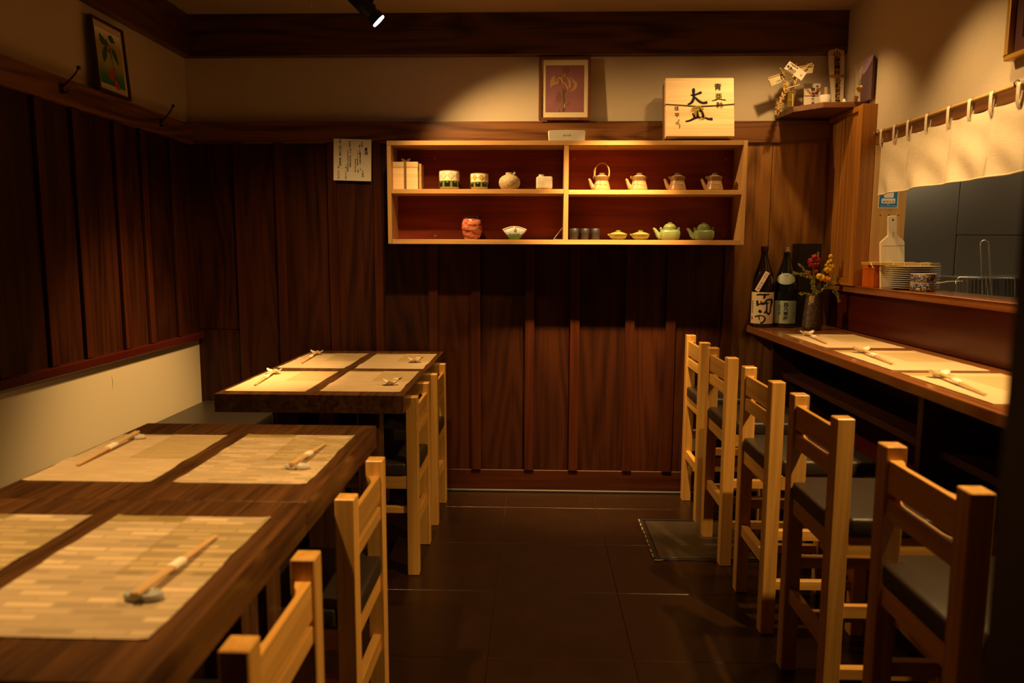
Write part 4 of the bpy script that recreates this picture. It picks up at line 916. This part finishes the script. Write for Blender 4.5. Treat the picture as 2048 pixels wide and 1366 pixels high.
nan = [[(190,722,22),(250,708,30),(330,714,26),(400,702,24)], [(322,690,30),(325,735,34),(312,775,34)], [(205,812,34),(212,860,36),(215,905,34)], [(215,880,22),(270,868,24),(330,842,22),(370,800,26),(440,798,32),(440,870,36)], [(440,870,34),(430,930,22),(425,1000,24),(400,1045,26),(370,1000,18)], [(268,820,22),(278,875,24)], [(285,880,20),(350,862,18),(400,850,16)], [(362,830,22),(368,920,22),(360,1000,30),(325,1020,28)]]
hou = [[(235,985,40),(262,1000,52),(272,1022,34)], [(178,1098,22),(230,1075,24),(290,1070,18),(340,1092,24)], [(248,1085,20),(250,1120,18),(262,1145,12)], [(340,1095,26),(345,1135,26),(318,1178,26),(292,1195,28),(270,1182,16)]]
V, Fc = brush(nan + hou, s1, o1); wrapped('brush_characters', ([Vector((v.x, v.y + .020, 0)) for v in V], Fc), INK, la, .0010)
wrapped('side_lettering', merge((*text_mesh('無濾過純米酒', .0080, True, .01, 1.25), -.0445, .100)), GREYINK, la, .0010)
wrapped('seal', rows(lambda z: (-.0475, -.0420), .038, .054, 2), REDINK, la, .0010)
dl = Vector((math.sin(R(27)), math.cos(R(27)), 0)); nl0 = Vector((math.cos(R(27)), -math.sin(R(27)), 0)); cen = Vector((-.005, .2235, 0))
vs, fs = [], []
for i in range(25):
    for j in range(6): vs.append(cen + dl * (-.051 + .102 * i / 24) + nl0 * (-.0105 + .021 * j / 5))
for i in range(24):
    for j in range(5): fs.append((i*6+j, (i+1)*6+j, (i+1)*6+j+1, i*6+j+1))
def on_bottle(name, geo, mat, parent, off):
    V = []
    for v in geo[0]:
        r_ = brad(v.y) + off; a = math.asin(max(-.99, min(.99, v.x / r_))); V.append((r_ * math.sin(a), -r_ * math.cos(a), v.y))
    me = bpy.data.meshes.new(name); me.from_pydata(V, [], geo[1]); me.materials.append(mat); return obj(name, me, mat, parent)
sl_ = on_bottle('slanted_label', (vs, fs), plain('pinkish_label', (.74, .60, .48), .6), b1, .0008)
ch = '超辛口純米酒'; V, Fc = [], []
for i, cch in enumerate(ch):
    v, f = text_mesh(cch, .0115, bold=.01); o = len(V); c0 = cen + dl * ((.5 - (i + .5) / len(ch)) * .088)
    V += [c0 + nl0 * p.x + dl * p.y for p in v]; Fc += [tuple(k_ + o for k_ in q_) for q_ in f]
on_bottle('lettering', strips((V, Fc), .003), plain('faded_red_ink', (.42, .14, .10), .7), sl_, .0016)
b2 = bottle('dark sake bottle with pale green labels and silver cap', 1.221, 3.622, GLASS_B)
obj('cap', G().lathe([(.0165, .362), (.0188, .364), (.0188, .374), (.0180, .375), (.0188, .376), (.0188, .384), (.0180, .385), (.0186, .386), (.0175, .394), (.001, .395)], n=28), plain('silver_cap', (.62, .50, .40), .25, metal=.9), b2, smooth=40)
MINT = plain('mint_label', (.33, .43, .33), .55, var=.05)
lb2 = wrapped('front_label', rows(lambda z: (-.0505, .0518), .022, .132, 6), MINT, b2, .0004)
wrapped('lettering', merge((*text_mesh('越乃寒梅', .0225, True, .016, .97), .006, .078)), INK, lb2, .0010)
wrapped('small_lettering', merge((*text_mesh('純米吟醸', .0110, True, .008, 1.12), -.0225, .088)), GREYINK, lb2, .0010)
wrapped('seal', rows(lambda z: (-.0345, -.0255), .032, .062, 2), plain('pale_orange_seal', (.55, .36, .22), .6), lb2, .0008)
wrapped('fine_lines', merge((*rows(lambda z: (.030, .044), .116, .1166, 1), 0, 0), (*rows(lambda z: (.030, .044), .106, .1066, 1), 0, 0), (*text_mesh('新潟県', .006, True, .01), .041, .066)), GREYINK, lb2, .0010)
def oval(z):
    q_ = (z - .232) / (.032 if z > .232 else .0225); w_ = .0412 * math.sqrt(max(.0004, 1 - q_ * q_)); return -w_, w_
nl_ = on_bottle('neck_label', strips(rows(oval, .2100, .2635, 20), .004), plain('pale_mint_label', (.42, .50, .40), .55), b2, .0008)
on_bottle('neck_print', strips(rows(lambda z: (-.007, .007), .224, .246, 6), .004), plain('faint_orange_print', (.46, .42, .32), .6), nl_, .0013)
on_bottle('neck_lettering', strips(merge((*text_mesh('純米吟醸', .0055, bold=.01), 0, .2525)), .004), GREYINK, nl_, .0013)
# black gift box
bb = thing('black_bottle_box', 'tall matte black bottle box with white characters behind the flowers', 'box', (1.335, 3.681, CTZ))
BB = plain('matte_black_card', (.016, .011, .009), .55); obj('carton', G().box(-.053, .053, -.051, .051, 0, .406), BB, bb, .001)
flat_print('lettering', text_mesh('日本芋焼酎', .0135, True, .016, .95), plain('white_ink', (.75, .66, .50), .6), bb, lambda x, y: (.036 + x, -.0516, .333 + y))
flat_print('side_lettering', text_mesh('本格焼酎原酒', .012, True, .0, 1.3), plain('dull_red_ink', (.16, .05, .03), .6), bb, lambda x, y: (-.0536, -x - .005, .24 + y))
# vase with flowers
VZ = CTZ
vs_ = thing('flower_vase', 'rough brown tapered stoneware vase holding the flowers', 'vase', (1.309, 3.500, VZ))
VM = bpy.data.materials.new('ribbed_stoneware'); n, l = nt(VM); bs = n['Principled BSDF']; bs.inputs['Roughness'].default_value = .5
tc = n.new('ShaderNodeTexCoord'); wv = n.new('ShaderNodeTexWave'); wv.bands_direction = 'Z'; wv.inputs['Scale'].default_value = 70; wv.inputs['Distortion'].default_value = 2; wv.inputs['Detail'].default_value = 3
no = n.new('ShaderNodeTexNoise'); no.inputs['Scale'].default_value = 90; rp = n.new('ShaderNodeValToRGB'); rp.color_ramp.elements[0].position = .35; rp.color_ramp.elements[0].color = (.020, .011, .005, 1); rp.color_ramp.elements[1].position = .75; rp.color_ramp.elements[1].color = (.12, .068, .027, 1)
l.new(tc.outputs['Object'], wv.inputs['Vector']); l.new(tc.outputs['Object'], no.inputs['Vector']); l.new(no.outputs['Fac'], rp.inputs['Fac']); l.new(rp.outputs['Color'], bs.inputs['Base Color'])
bp = n.new('ShaderNodeBump'); bp.inputs['Strength'].default_value = .5; bp.inputs['Distance'].default_value = .0015; l.new(wv.outputs['Fac'], bp.inputs['Height']); l.new(bp.outputs['Normal'], bs.inputs['Normal'])
obj('body', G().lathe([(.038, 0), (.0425, .004), (.0425, .02), (.0400, .06), (.0355, .11), (.0310, .150), (.0295, .163), (.0270, .163), (.025, .14), (.02, .05), (.001, .02)], n=36), VM, vs_, smooth=60)
brv = lambda z: .0006 + (.0355 - (z - .11) * .1125 if z < .15 else .0310 - (z - .15) * .1154)
g = G()
for (a0, a1, z0_, z1_) in ((-.95, -.10, .148, .1632), (-.88, -.22, .138, .150), (-.80, -.40, .128, .140), (-.55, -.18, .131, .141), (-.9, -.7, .120, .130)):
    g.sheet(lambda u, v: ((brv(z0_ + (z1_ - z0_) * v)) * math.sin(a0 + (a1 - a0) * u), -brv(z0_ + (z1_ - z0_) * v) * math.cos(a0 + (a1 - a0) * u), z0_ + (z1_ - z0_) * v), 8, 4)
obj('ash_glaze_patch', g, plain('pale_ash_patch', (.34, .22, .12), .5, var=.6, vscale=120), vs_, smooth=60)
fl = thing('flower_arrangement', 'red and yellow flowers with trailing green sprigs in the stoneware vase', 'flowers', (1.309, 3.500, VZ + .164))
fx = lambda a: (a - 950) * .000384; fz = lambda b_: -(b_ - 800) * .000384
LEAF = plain('yellow_green_leaf', (.26, .25, .03), .5, var=.3, vscale=60); STEMM = plain('olive_stem', (.11, .11, .02), .5)
rr = random.Random(3)
def bloom(name, px, pz, rad, col, np_=6, y=-.012):
    mt = plain('petal_%s' % name, col, .5, var=.25, vscale=70); g = G(); cx, cz = fx(px), fz(pz)
    for ring in range(2):
        for k in range(np_):
            a = 2 * math.pi * k / np_ + ring * .5; rd = rad * (.62 if ring == 0 else .30); tilt = rr.uniform(-.3, .3)
            c0 = Vector((cx + rd * math.cos(a), y - ring * .006 + rr.uniform(-.003, .003), cz + rd * math.sin(a) * .85))
            pr_ = .52 * rad
            def fn(u, v, c0=c0, a=a, pr_=pr_):
                th = 2 * math.pi * u; q_ = v * pr_
                return (c0.x + q_ * math.cos(th), c0.y - .004 + .7 * q_ * q_ / pr_ * (1 + .4 * math.sin(3 * th + a)), c0.z + q_ * math.sin(th))
            g.sheet(fn, 10, 3)
    return obj(name, g, mt, fl, smooth=80)
RED = (.30, .010, .008); YEL = (.85, .50, .015); ORG = (.80, .38, .012)
for px, pz, rd in ((945, 345, .017), (900, 385, .015), (985, 375, .015), (940, 430, .016), (980, 420, .013), (905, 430, .013), (890, 530, .011), (965, 510, .012)):
    bloom('red_flower', px, pz, rd, RED, 5, -.002)
for px, pz, rd in ((1120, 325, .0095), (1122, 380, .009), (1098, 400, .009), (1068, 432, .006), (1135, 445, .016), (1110, 488, .017), (1075, 487, .010), (1000, 570, .015), (1035, 585, .016)):
    bloom('yellow_flower', px, pz, rd, YEL, 6, -.016)
for px, pz, rd in ((1085, 600, .015), (1115, 605, .010)): bloom('orange_flower', px, pz, rd, ORG, 6, -.016)
bloom('bud', 848, 580, .0065, (.65, .10, .02), 4, -.014)
def stem(pts, r0, r1, y=-.01):
    L = smooth_line([(*p, 0) for p in pts], 5); m_ = len(L)
    return [(fx(p[0]), y * min(1, i / 4), fz(p[1])) for i, p in enumerate(L)], [r0 + (r1 - r0) * i / (m_ - 1) for i in range(m_)]
for pts in ([(950, 830), (930, 680), (925, 480), (945, 360)], [(955, 830), (990, 680), (1010, 590)], [(960, 830), (1040, 690), (1085, 610)], [(958, 830), (1010, 640), (1045, 500), (1110, 470)], [(952, 830), (1000, 690), (1040, 560), (1070, 430), (1120, 330)], [(945, 830), (935, 640), (895, 540)], [(948, 830), (960, 640), (965, 520)]):
    L, rd = stem(pts, .0016, .0012); obj('stem', G().tube(L, rd, 6), STEMM, fl, smooth=60)
def leaflet(g, c_, a, ln, wd):
    d_ = Vector((math.cos(a), rr.uniform(-.5, .5), math.sin(a))).normalized(); s_ = Vector((-d_.z, rr.uniform(-.4, .4), d_.x)).normalized(); c_ = Vector(c_)
    g.add([c_, c_ + d_ * ln * .5 + s_ * wd, c_ + d_ * ln, c_ + d_ * ln * .5 - s_ * wd, c_ + d_ * ln * .5 + Vector((0, -.0012, 0))], [(0, 1, 4), (1, 2, 4), (2, 3, 4), (3, 0, 4)])
for pts, dens in (([(950, 800), (905, 600), (840, 540), (740, 535), (680, 528)], 1), ([(940, 800), (930, 640), (830, 510), (780, 455), (735, 422)], 1), ([(950, 800), (940, 680), (890, 600), (800, 560), (690, 535)], 1), ([(940, 810), (900, 790), (830, 785), (775, 782)], 2), ([(945, 800), (960, 740), (920, 690), (900, 640)], 2),
                  ([(965, 810), (1030, 740), (1090, 665), (1150, 660), (1195, 720), (1235, 820), (1258, 880)], 1), ([(970, 810), (1060, 720), (1130, 710), (1200, 780), (1245, 870)], 1), ([(955, 810), (980, 760), (940, 740), (905, 700)], 2), ([(965, 800), (1100, 660), (1150, 600), (1160, 545)], 1)):
    L, rd = stem(pts, .0013, .0008, -.02); g = G().tube(L, rd, 5)
    for i, p in enumerate(L[4:]):
        for _ in range(dens + (i % 2) + 1): leaflet(g, p, rr.uniform(0, 6.28), rr.uniform(.006, .011), rr.uniform(.002, .0035))
    obj('sprig', g, LEAF, fl)
for a in ([(930, 800), (945, 620), (930, 480)], [(1000, 800), (1025, 620), (1050, 470)]):
    L = smooth_line([(*p, 0) for p in a], 6); g = G()
    for i in range(len(L) - 1):
        w0 = .004 * math.sin(math.pi * (i + .2) / len(L)); w1 = .004 * math.sin(math.pi * (i + 1.2) / len(L))
        g.add([(fx(L[i][0]) - w0, -.008, fz(L[i][1])), (fx(L[i][0]) + w0, -.008, fz(L[i][1])), (fx(L[i+1][0]) + w1, -.008, fz(L[i+1][1])), (fx(L[i+1][0]) - w1, -.008, fz(L[i+1][1]))], [(0, 1, 2, 3)])
    obj('long_leaf', g, LEAF, fl)

# ================================================================== SERVING HATCH
LZ = 1.1002
# tin
tn = thing('orange_tin', 'orange lacquered tin box at the corner of the serving ledge', 'tin', (1.497, 3.2825, LZ))
ORT = plain('orange_lacquer', (.55, .115, .012), .25, var=.12, vscale=12)
obj('body', G().box(-.036, .036, -.0555, .0555, 0, .076), ORT, tn, .002, 2); obj('lid', G().box(-.0375, .0375, -.057, .057, .0765, .098), ORT, tn, .003, 2)
# stack of plates
PC = (1.546, 3.075); lob = lambda a, z: 1 + .035 * abs(math.cos(4 * a)) ** .6
pmesh = G().lathe([(.055, 0), (.060, .0010), (.068, .0025), (.098, .0075), (.1005, .0086), (.098, .0092), (.066, .0045), (.001, .0040)], n=64, mod=lob).mesh('plate', plain('white_plate', (.74, .66, .52), .2, spec=.5), smooth=40)
ordn = ['bottom', 'second', 'third', 'fourth', 'fifth', 'sixth', 'seventh', 'eighth', 'ninth', 'tenth', 'top']
for i, nm in enumerate(ordn):
    lab = ('%s plate of the white stack on the serving ledge' % nm) if nm in ('bottom', 'top') else '%s plate from the bottom of the white stack on the ledge' % nm
    tag(obj('plate', pmesh, None, None, loc=(PC[0], PC[1], LZ + i * .0086), rot=(0, 0, R(rr.uniform(-2, 2)) + .3)), lab, 'plate', 'stacked white plates')
PT = LZ + 10 * .0086 + .0095
# blue and white bowls
BW = bpy.data.materials.new('blue_white_pattern'); n, l = nt(BW); bs = n['Principled BSDF']; bs.inputs['Roughness'].default_value = .2
tc = n.new('ShaderNodeTexCoord'); no = n.new('ShaderNodeTexNoise'); no.inputs['Scale'].default_value = 85; no.inputs['Detail'].default_value = 2; no.inputs['Distortion'].default_value = 2.5
rp = n.new('ShaderNodeValToRGB'); rp.color_ramp.interpolation = 'CONSTANT'; rp.color_ramp.elements[0].color = (.025, .03, .07, 1); rp.color_ramp.elements[1].position = .52; rp.color_ramp.elements[1].color = (.50, .44, .36, 1)
l.new(tc.outputs['Object'], no.inputs['Vector']); l.new(no.outputs['Fac'], rp.inputs['Fac']); l.new(rp.outputs['Color'], bs.inputs['Base Color'])
bmh = G().lathe([(.038, 0), (.0435, .003), (.0455, .010), (.0455, .032)], n=36).mesh('body', BW, smooth=50)
rmh = G().lathe([(.0456, .032), (.0462, .0345), (.0440, .0345), (.042, .008), (.001, .006)], n=36).mesh('rim', WHITE_GLAZE, smooth=50)
for nm, z in (('lower', 0), ('upper', .0347)):
    t = thing('patterned_bowl', '%s one of two blue patterned bowls before the plates' % nm, 'bowl', (1.512, 2.915, LZ + z), (0, 0, z * 40), 'blue patterned bowls')
    obj('body', bmh, None, t); obj('rim', rmh, None, t)
# bamboo mat lying on tin and plates
a = Vector((1.452, 3.285, PT + .0010)); b_ = Vector((1.598, 3.000, PT + .0010)); d_ = (b_ - a).normalized(); n_ = Vector((-d_.y, d_.x, 0)); L_ = (b_ - a).length
t = thing('bamboo_mat', 'folded bamboo rolling mat lying on the plates and the tin', 'mat', a, (0, 0, math.atan2(d_.y, d_.x)))
sm = G().tube([(0, 0, 0), (L_, 0, 0)], .0030, 8).mesh('bamboo_strip', plain('yellow_bamboo', (.50, .32, .08), .45, var=.3, vscale=30))
for k in range(9):
    for q in range(2): obj('bamboo_strip', sm, None, t, loc=(0, -.028 + .007 * k, .0031 + q * .0062))
for k, x in enumerate((.05, .10, .16, .21, .28)):
    obj('string', G().tube([(x, -.034, .0015), (x, -.034, .012), (x + .002, 0, .0138), (x, .034, .012), (x, .034, .0015)], .0013, 5), PAPER, t)
obj('string_end', G().tube([(.05, -.034, .009), (.058, -.040, .002), (.070, -.042, -.012)], .0014, 5), PAPER, t)
# wooden spatula
t = thing('wooden_spatula', 'pale wooden spatula standing against the hatch jamb', 'spatula', (1.532, 3.208, LZ), (R(-3.5), R(-2), 0))
SPA = wood('white_wood', (.74, .60, .38), (.86, .74, .52), 'Z', 20, 1.0, .5, .05)
poly = [(-.050, 0), (.052, 0), (.051, .195), (.018, .224), (.018, .302), (.014, .306), (-.014, .306), (-.018, .302), (-.018, .224), (-.051, .195)]
obj('blade', G().prism(poly, -.006, .006, 'Y'), SPA, t, .002); obj('step', G().box(-.042, .050, -.0068, -.0062, .178, .1795), plain('groove', (.42, .30, .16), .6), t)
obj('hole', G().lathe([(.004, 0), (.004, .0006)], n=14).mesh('hole', BLACK), BLACK, t, loc=(.002, -.0062, .288), rot=(R(90), 0, 0))
flat_print('lettering', text_mesh('ひのき', .0085, True, .0, .9), GREYINK, t, lambda x, y: (.004 + x, -.0066, .226 + y))
# sticker on the jamb
t = thing('blue_notice', 'blue notice with white number panel on the hatch jamb', 'notice', (1.558, OY1 - .0146, 1.508))
obj('paper', G().box(-.043, .043, -.0006, 0, -.064, .075), PAPER, t); obj('blue_field', G().box(-.0395, .0395, -.0009, -.0007, -.060, .071), plain('bright_blue_print', (.02, .20, .42), .5), t)
def rrect(x0, x1, z0, z1, r_): return [(x + r_ * math.cos(an), z + r_ * math.sin(an)) for (x, z, s0) in ((x1 - r_, z0 + r_, -90), (x1 - r_, z1 - r_, 0), (x0 + r_, z1 - r_, 90), (x0 + r_, z0 + r_, 180)) for an in (R(s0), R(s0 + 45), R(s0 + 90))]
obj('number_panel', G().prism(rrect(-.030, .030, -.043, -.021, .004), -.0014, -.0010, 'Y'), PAPER, t); obj('upper_panel', G().prism(rrect(-.020, .022, -.018, .030, .004), -.0014, -.0010, 'Y'), PAPER, t)
flat_print('number', text_mesh('168 918 111 125', .0085, bold=.015), INK, t, lambda x, y: (x * .88, -.0017, -.035 + y * 1.25)); flat_print('footer', text_mesh('一般社団法人東京都食品衛生協会', .0048), PAPER, t, lambda x, y: (x, -.0013, -.054 + y)); flat_print('mark', text_mesh('登録', .005), PAPER, t, lambda x, y: (x, -.0013, -.047 + y))
# short curtain on its pole
NX, NZT, NZB = 1.428, 1.702, 1.484
BAM = plain('bamboo_pole', (.42, .24, .07), .45, var=.25, vscale=12)
pol = thing('curtain_pole', 'thin bamboo pole carrying the short linen curtain', 'pole', (NX, 3.225, 1.748))
obj('pole', G().tube([(0, 0, 0), (0, -.6, -.003), (0, -1.3, -.006)], .0062, 10), BAM, pol, smooth=60)
for yy in (-.02, -.92): obj('hook', G().tube([(.060, yy, .004), (.010, yy, .006), (0, yy, .012), (-.009, yy, .004), (-.007, yy, -.007), (.002, yy, -.010)], .002, 6), plain('dark_bronze', (.045, .028, .012), .4), pol)
LIN = bpy.data.materials.new('undyed_linen'); n, l = nt(LIN); bs = n['Principled BSDF']; bs.inputs['Roughness'].default_value = .9; bs.inputs['Specular IOR Level'].default_value = .1
tc = n.new('ShaderNodeTexCoord'); mp = n.new('ShaderNodeMapping'); mp.inputs['Scale'].default_value = (300, 25, 420); no = n.new('ShaderNodeTexNoise'); no.inputs['Scale'].default_value = 1; no.inputs['Detail'].default_value = 3
rp = n.new('ShaderNodeValToRGB'); rp.color_ramp.elements[0].position = .3; rp.color_ramp.elements[0].color = (.60, .50, .36, 1); rp.color_ramp.elements[1].position = .7; rp.color_ramp.elements[1].color = (.68, .58, .43, 1)
l.new(tc.outputs['Object'], mp.inputs['Vector']); l.new(mp.outputs[0], no.inputs['Vector']); l.new(no.outputs['Fac'], rp.inputs['Fac']); l.new(rp.outputs['Color'], bs.inputs['Base Color'])
bp = n.new('ShaderNodeBump'); bp.inputs['Strength'].default_value = .25; bp.inputs['Distance'].default_value = .001; l.new(no.outputs['Fac'], bp.inputs['Height']); l.new(bp.outputs['Normal'], bs.inputs['Normal'])
cur = thing('linen_curtain', 'short undyed linen curtain hanging over the serving hatch', 'curtain', (NX, 3.165, NZB))
yb = [0, .235, .515, .745, 1.02, 1.23]
hgt = NZT - NZB
for i in range(5):
    y0, y1 = yb[i], yb[i+1]; ph = i * 1.7
    def fn(u, v, y0=y0, y1=y1, ph=ph, i=i):
        y = -(y0 + (y1 - y0) * u); fall = 1 - v
        env = math.sin(math.pi * u) ** .5 if 0 < u < 1 else 0.0
        x = (.005 * math.sin(u * 2 * math.pi + ph) * (.4 + .6 * fall) + .0050 * math.sin(u * 8 + v * 5 + ph) * (.3 + .7 * fall) - .009 * fall * math.sin(math.pi * u) + .0022 * math.sin(v * 11 + u * 6 + ph)) * env - .010 * fall ** 2
        if u == 0 or u == 1: x += .0025
        tabs = .006 * abs(math.sin(math.pi * u * 2))
        z = hgt * v - tabs * v ** 6 + .003 * math.sin(u * math.pi) * math.sin(ph) * fall
        if i == 0: y -= .018 * (1 - u) * fall ** 2; z += .0
        return (x, y, z)
    obj('cloth_panel', G().sheet(fn, 28, 20, .0016, (-1, 0, 0)), LIN, cur, smooth=70)
    obj('hem', G().tube([(fn(k / 20, 0)[0], fn(k / 20, 0)[1], fn(k / 20, 0)[2] + .003) for k in range(21)], .0026, 6), LIN, cur, smooth=70)
tabm = None
for y in (.012, .122, .230, .365, .508, .632, .748, .880, 1.015, 1.13):
    pts = [(-.0012, 0, -.022), (-.008, 0, -.004), (-.0085, 0, .040), (-.0062, 0, .053), (0, 0, .0555), (.0062, 0, .053), (.0075, 0, .040), (.004, 0, .0)]
    g = G(); hw = .0085
    for k in range(len(pts) - 1):
        (x0_, _, z0_), (x1_, _, z1_) = pts[k], pts[k+1]
        g.add([(x0_, -hw, z0_), (x0_, hw, z0_), (x1_, hw, z1_), (x1_, -hw, z1_)], [(0, 1, 2, 3)])
    if tabm is None: tabm = g.mesh('loop_tab', LIN, smooth=80)
    obj('loop_tab', tabm, None, cur, loc=(0, -y, hgt - .002 - .0045 * y / 1.0))
# gilt frame on the right wall
t = thing('gilt_frame', 'gilt framed dark red picture cut by the upper right corner', 'picture', (RX, 2.16, 1.842))
g = G(); hw = .272; fr = .016
g.box(-.032, 0, -hw, hw, 0, fr); g.box(-.032, 0, -hw, hw, .44 - fr, .44); g.box(-.032, 0, -hw, -hw + fr, fr, .44 - fr); g.box(-.032, 0, hw - fr, hw, fr, .44 - fr)
obj('frame', g, plain('aged_gilt', (.46, .25, .045), .35, metal=.5), t, .003, 2); obj('mount', G().box(-.014, 0, -hw + fr, hw - fr, fr, .44 - fr), plain('dark_red_mount', (.055, .008, .006), .5), t)
obj('inner_panel', G().box(-.018, -.0145, -hw + .06, hw - .06, .06, .38), plain('black_lacquer', (.012, .008, .008), .3), t)
# ---- kitchen things
t = thing('wire_grill', 'wire grilling net with long looped handle in the kitchen', 'grill', (1.990, 3.31, .9855), (R(-8), 0, 0))
obj('rim', G().tube([(-.122, 0, 0), (-.118, 0, .120), (-.122, 0, .142), (-.108, 0, .158), (.128, 0, .158), (.134, 0, .150), (.134, 0, 0)], .0030, 8), WIRE, t, smooth=60)
for k in range(15): obj('wire', G().tube([(-.104 + .016 * k, 0, .003), (-.104 + .016 * k, 0, .157)], .0013, 5), WIRE, t)
obj('handle', G().tube([(-.004, -.004, .02), (-.016, -.004, .300)] + [(.002 - .018 * math.cos(math.pi * k / 8), -.004, .305 + .018 * math.sin(math.pi * k / 8)) for k in range(9)] + [(.020, -.004, .300), (.034, -.004, .02)], .0028, 8), WIRE, t, smooth=60)
obj('clip', G().tube([(-.020, -.004, .148), (-.012, -.006, .160), (.006, -.006, .155), (.020, -.004, .04)], .0022, 6), WIRE, t, smooth=60)
t = thing('grill_unit', 'low stainless steel grill unit behind the wire net', 'appliance', (2.20, 3.46, .9855))
obj('body', G().box(-.255, .40, -.09, .2, 0, .155), plain('cool_steel', (.55, .58, .62), .22, metal=1.0), t, .006, 2); obj('gas_pipe', G().tube([(-.52, -.06, .128), (-.36, -.06, .128), (-.33, -.06, .134), (-.26, -.06, .136)], .004, 8), plain('brass_pipe', (.55, .40, .15), .35, metal=.9), t, smooth=60)

# ================================================================== CEILING FITTINGS, OUTLET
d_ = (AIM_A - LAMP_A).normalized()
q = (-d_).to_track_quat('Z', 'Y')
t = thing('track_spotlight', 'black ceiling spotlight with a glowing white face', 'spotlight', LAMP_A)
t.rotation_mode = 'QUATERNION'; t.rotation_quaternion = q
obj('housing', G().lathe([(.028, .006), (.033, .010), (.034, .016), (.030, .030), (.026, .036), (.026, .040), (.034, .050), (.036, .150), (.030, .158), (.001, .158)], n=32), BLACK, t, smooth=40)
obj('lens', G().lathe([(.001, -.003), (.0285, -.003), (.0295, -.001), (.0295, .0035)], n=28), plain('led_face', (.62, .78, 1.0), .3, emit=6.0), t)
obj('bezel', G().lathe([(.0295, .004), (.0335, .004), (.0335, .011), (.0295, .011)], n=28), BLACK, t, smooth=40)
# arm, in world coordinates brought into the lamp frame
inv = (Matrix.Translation(LAMP_A) @ q.to_matrix().to_4x4()).inverted()
base = LAMP_A - d_ * .10
apts = [inv @ Vector(p) for p in ((base.x + .045, base.y - .004, base.z), (base.x + .052, base.y - .006, base.z + .05), (base.x + .035, base.y - .002, CZ - .03), (base.x + .02, base.y, CZ - .001))]
obj('arm', G().tube(apts, .008, 8), BLACK, t, smooth=60)
g = G().tube([inv @ Vector((base.x - .04, base.y, base.z)), inv @ Vector((base.x + .05, base.y - .004, base.z))], .006, 8); obj('pivot', g, BLACK, t, smooth=60)
obj('canopy', G().tube([inv @ Vector((base.x + .02, base.y, CZ - .022)), inv @ Vector((base.x + .02, base.y, CZ - .0005))], .035, 20), BLACK, t, smooth=50)
t = thing('hanging_rod', 'short pale metal rod hanging from the ceiling', 'rod', (-.93, 3.14, CZ))
obj('rod', G().tube([(0, 0, -.002), (0, 0, -.148)], .0055, 10), plain('pale_brass', (.72, .60, .42), .3, metal=.8), t, smooth=60); obj('rosette', G().lathe([(.018, -.001), (.016, -.006), (.006, -.008)], n=18), BLACK, t, smooth=50)
t = thing('wall_outlet', 'small cream wall outlet low on the back wall behind the stools', 'outlet', (.850, BY - .0225, .285))
obj('cover', G().box(-.035, .035, -.006, 0, -.058, .058), plain('cream_plastic', (.55, .48, .34), .4), t, .002, 2)
for z in (-.018, .018):
    for x in (-.006, .006): obj('slot', G().box(x - .0014, x + .0014, -.0066, -.0055, z - .007, z + .007), BLACK, t)
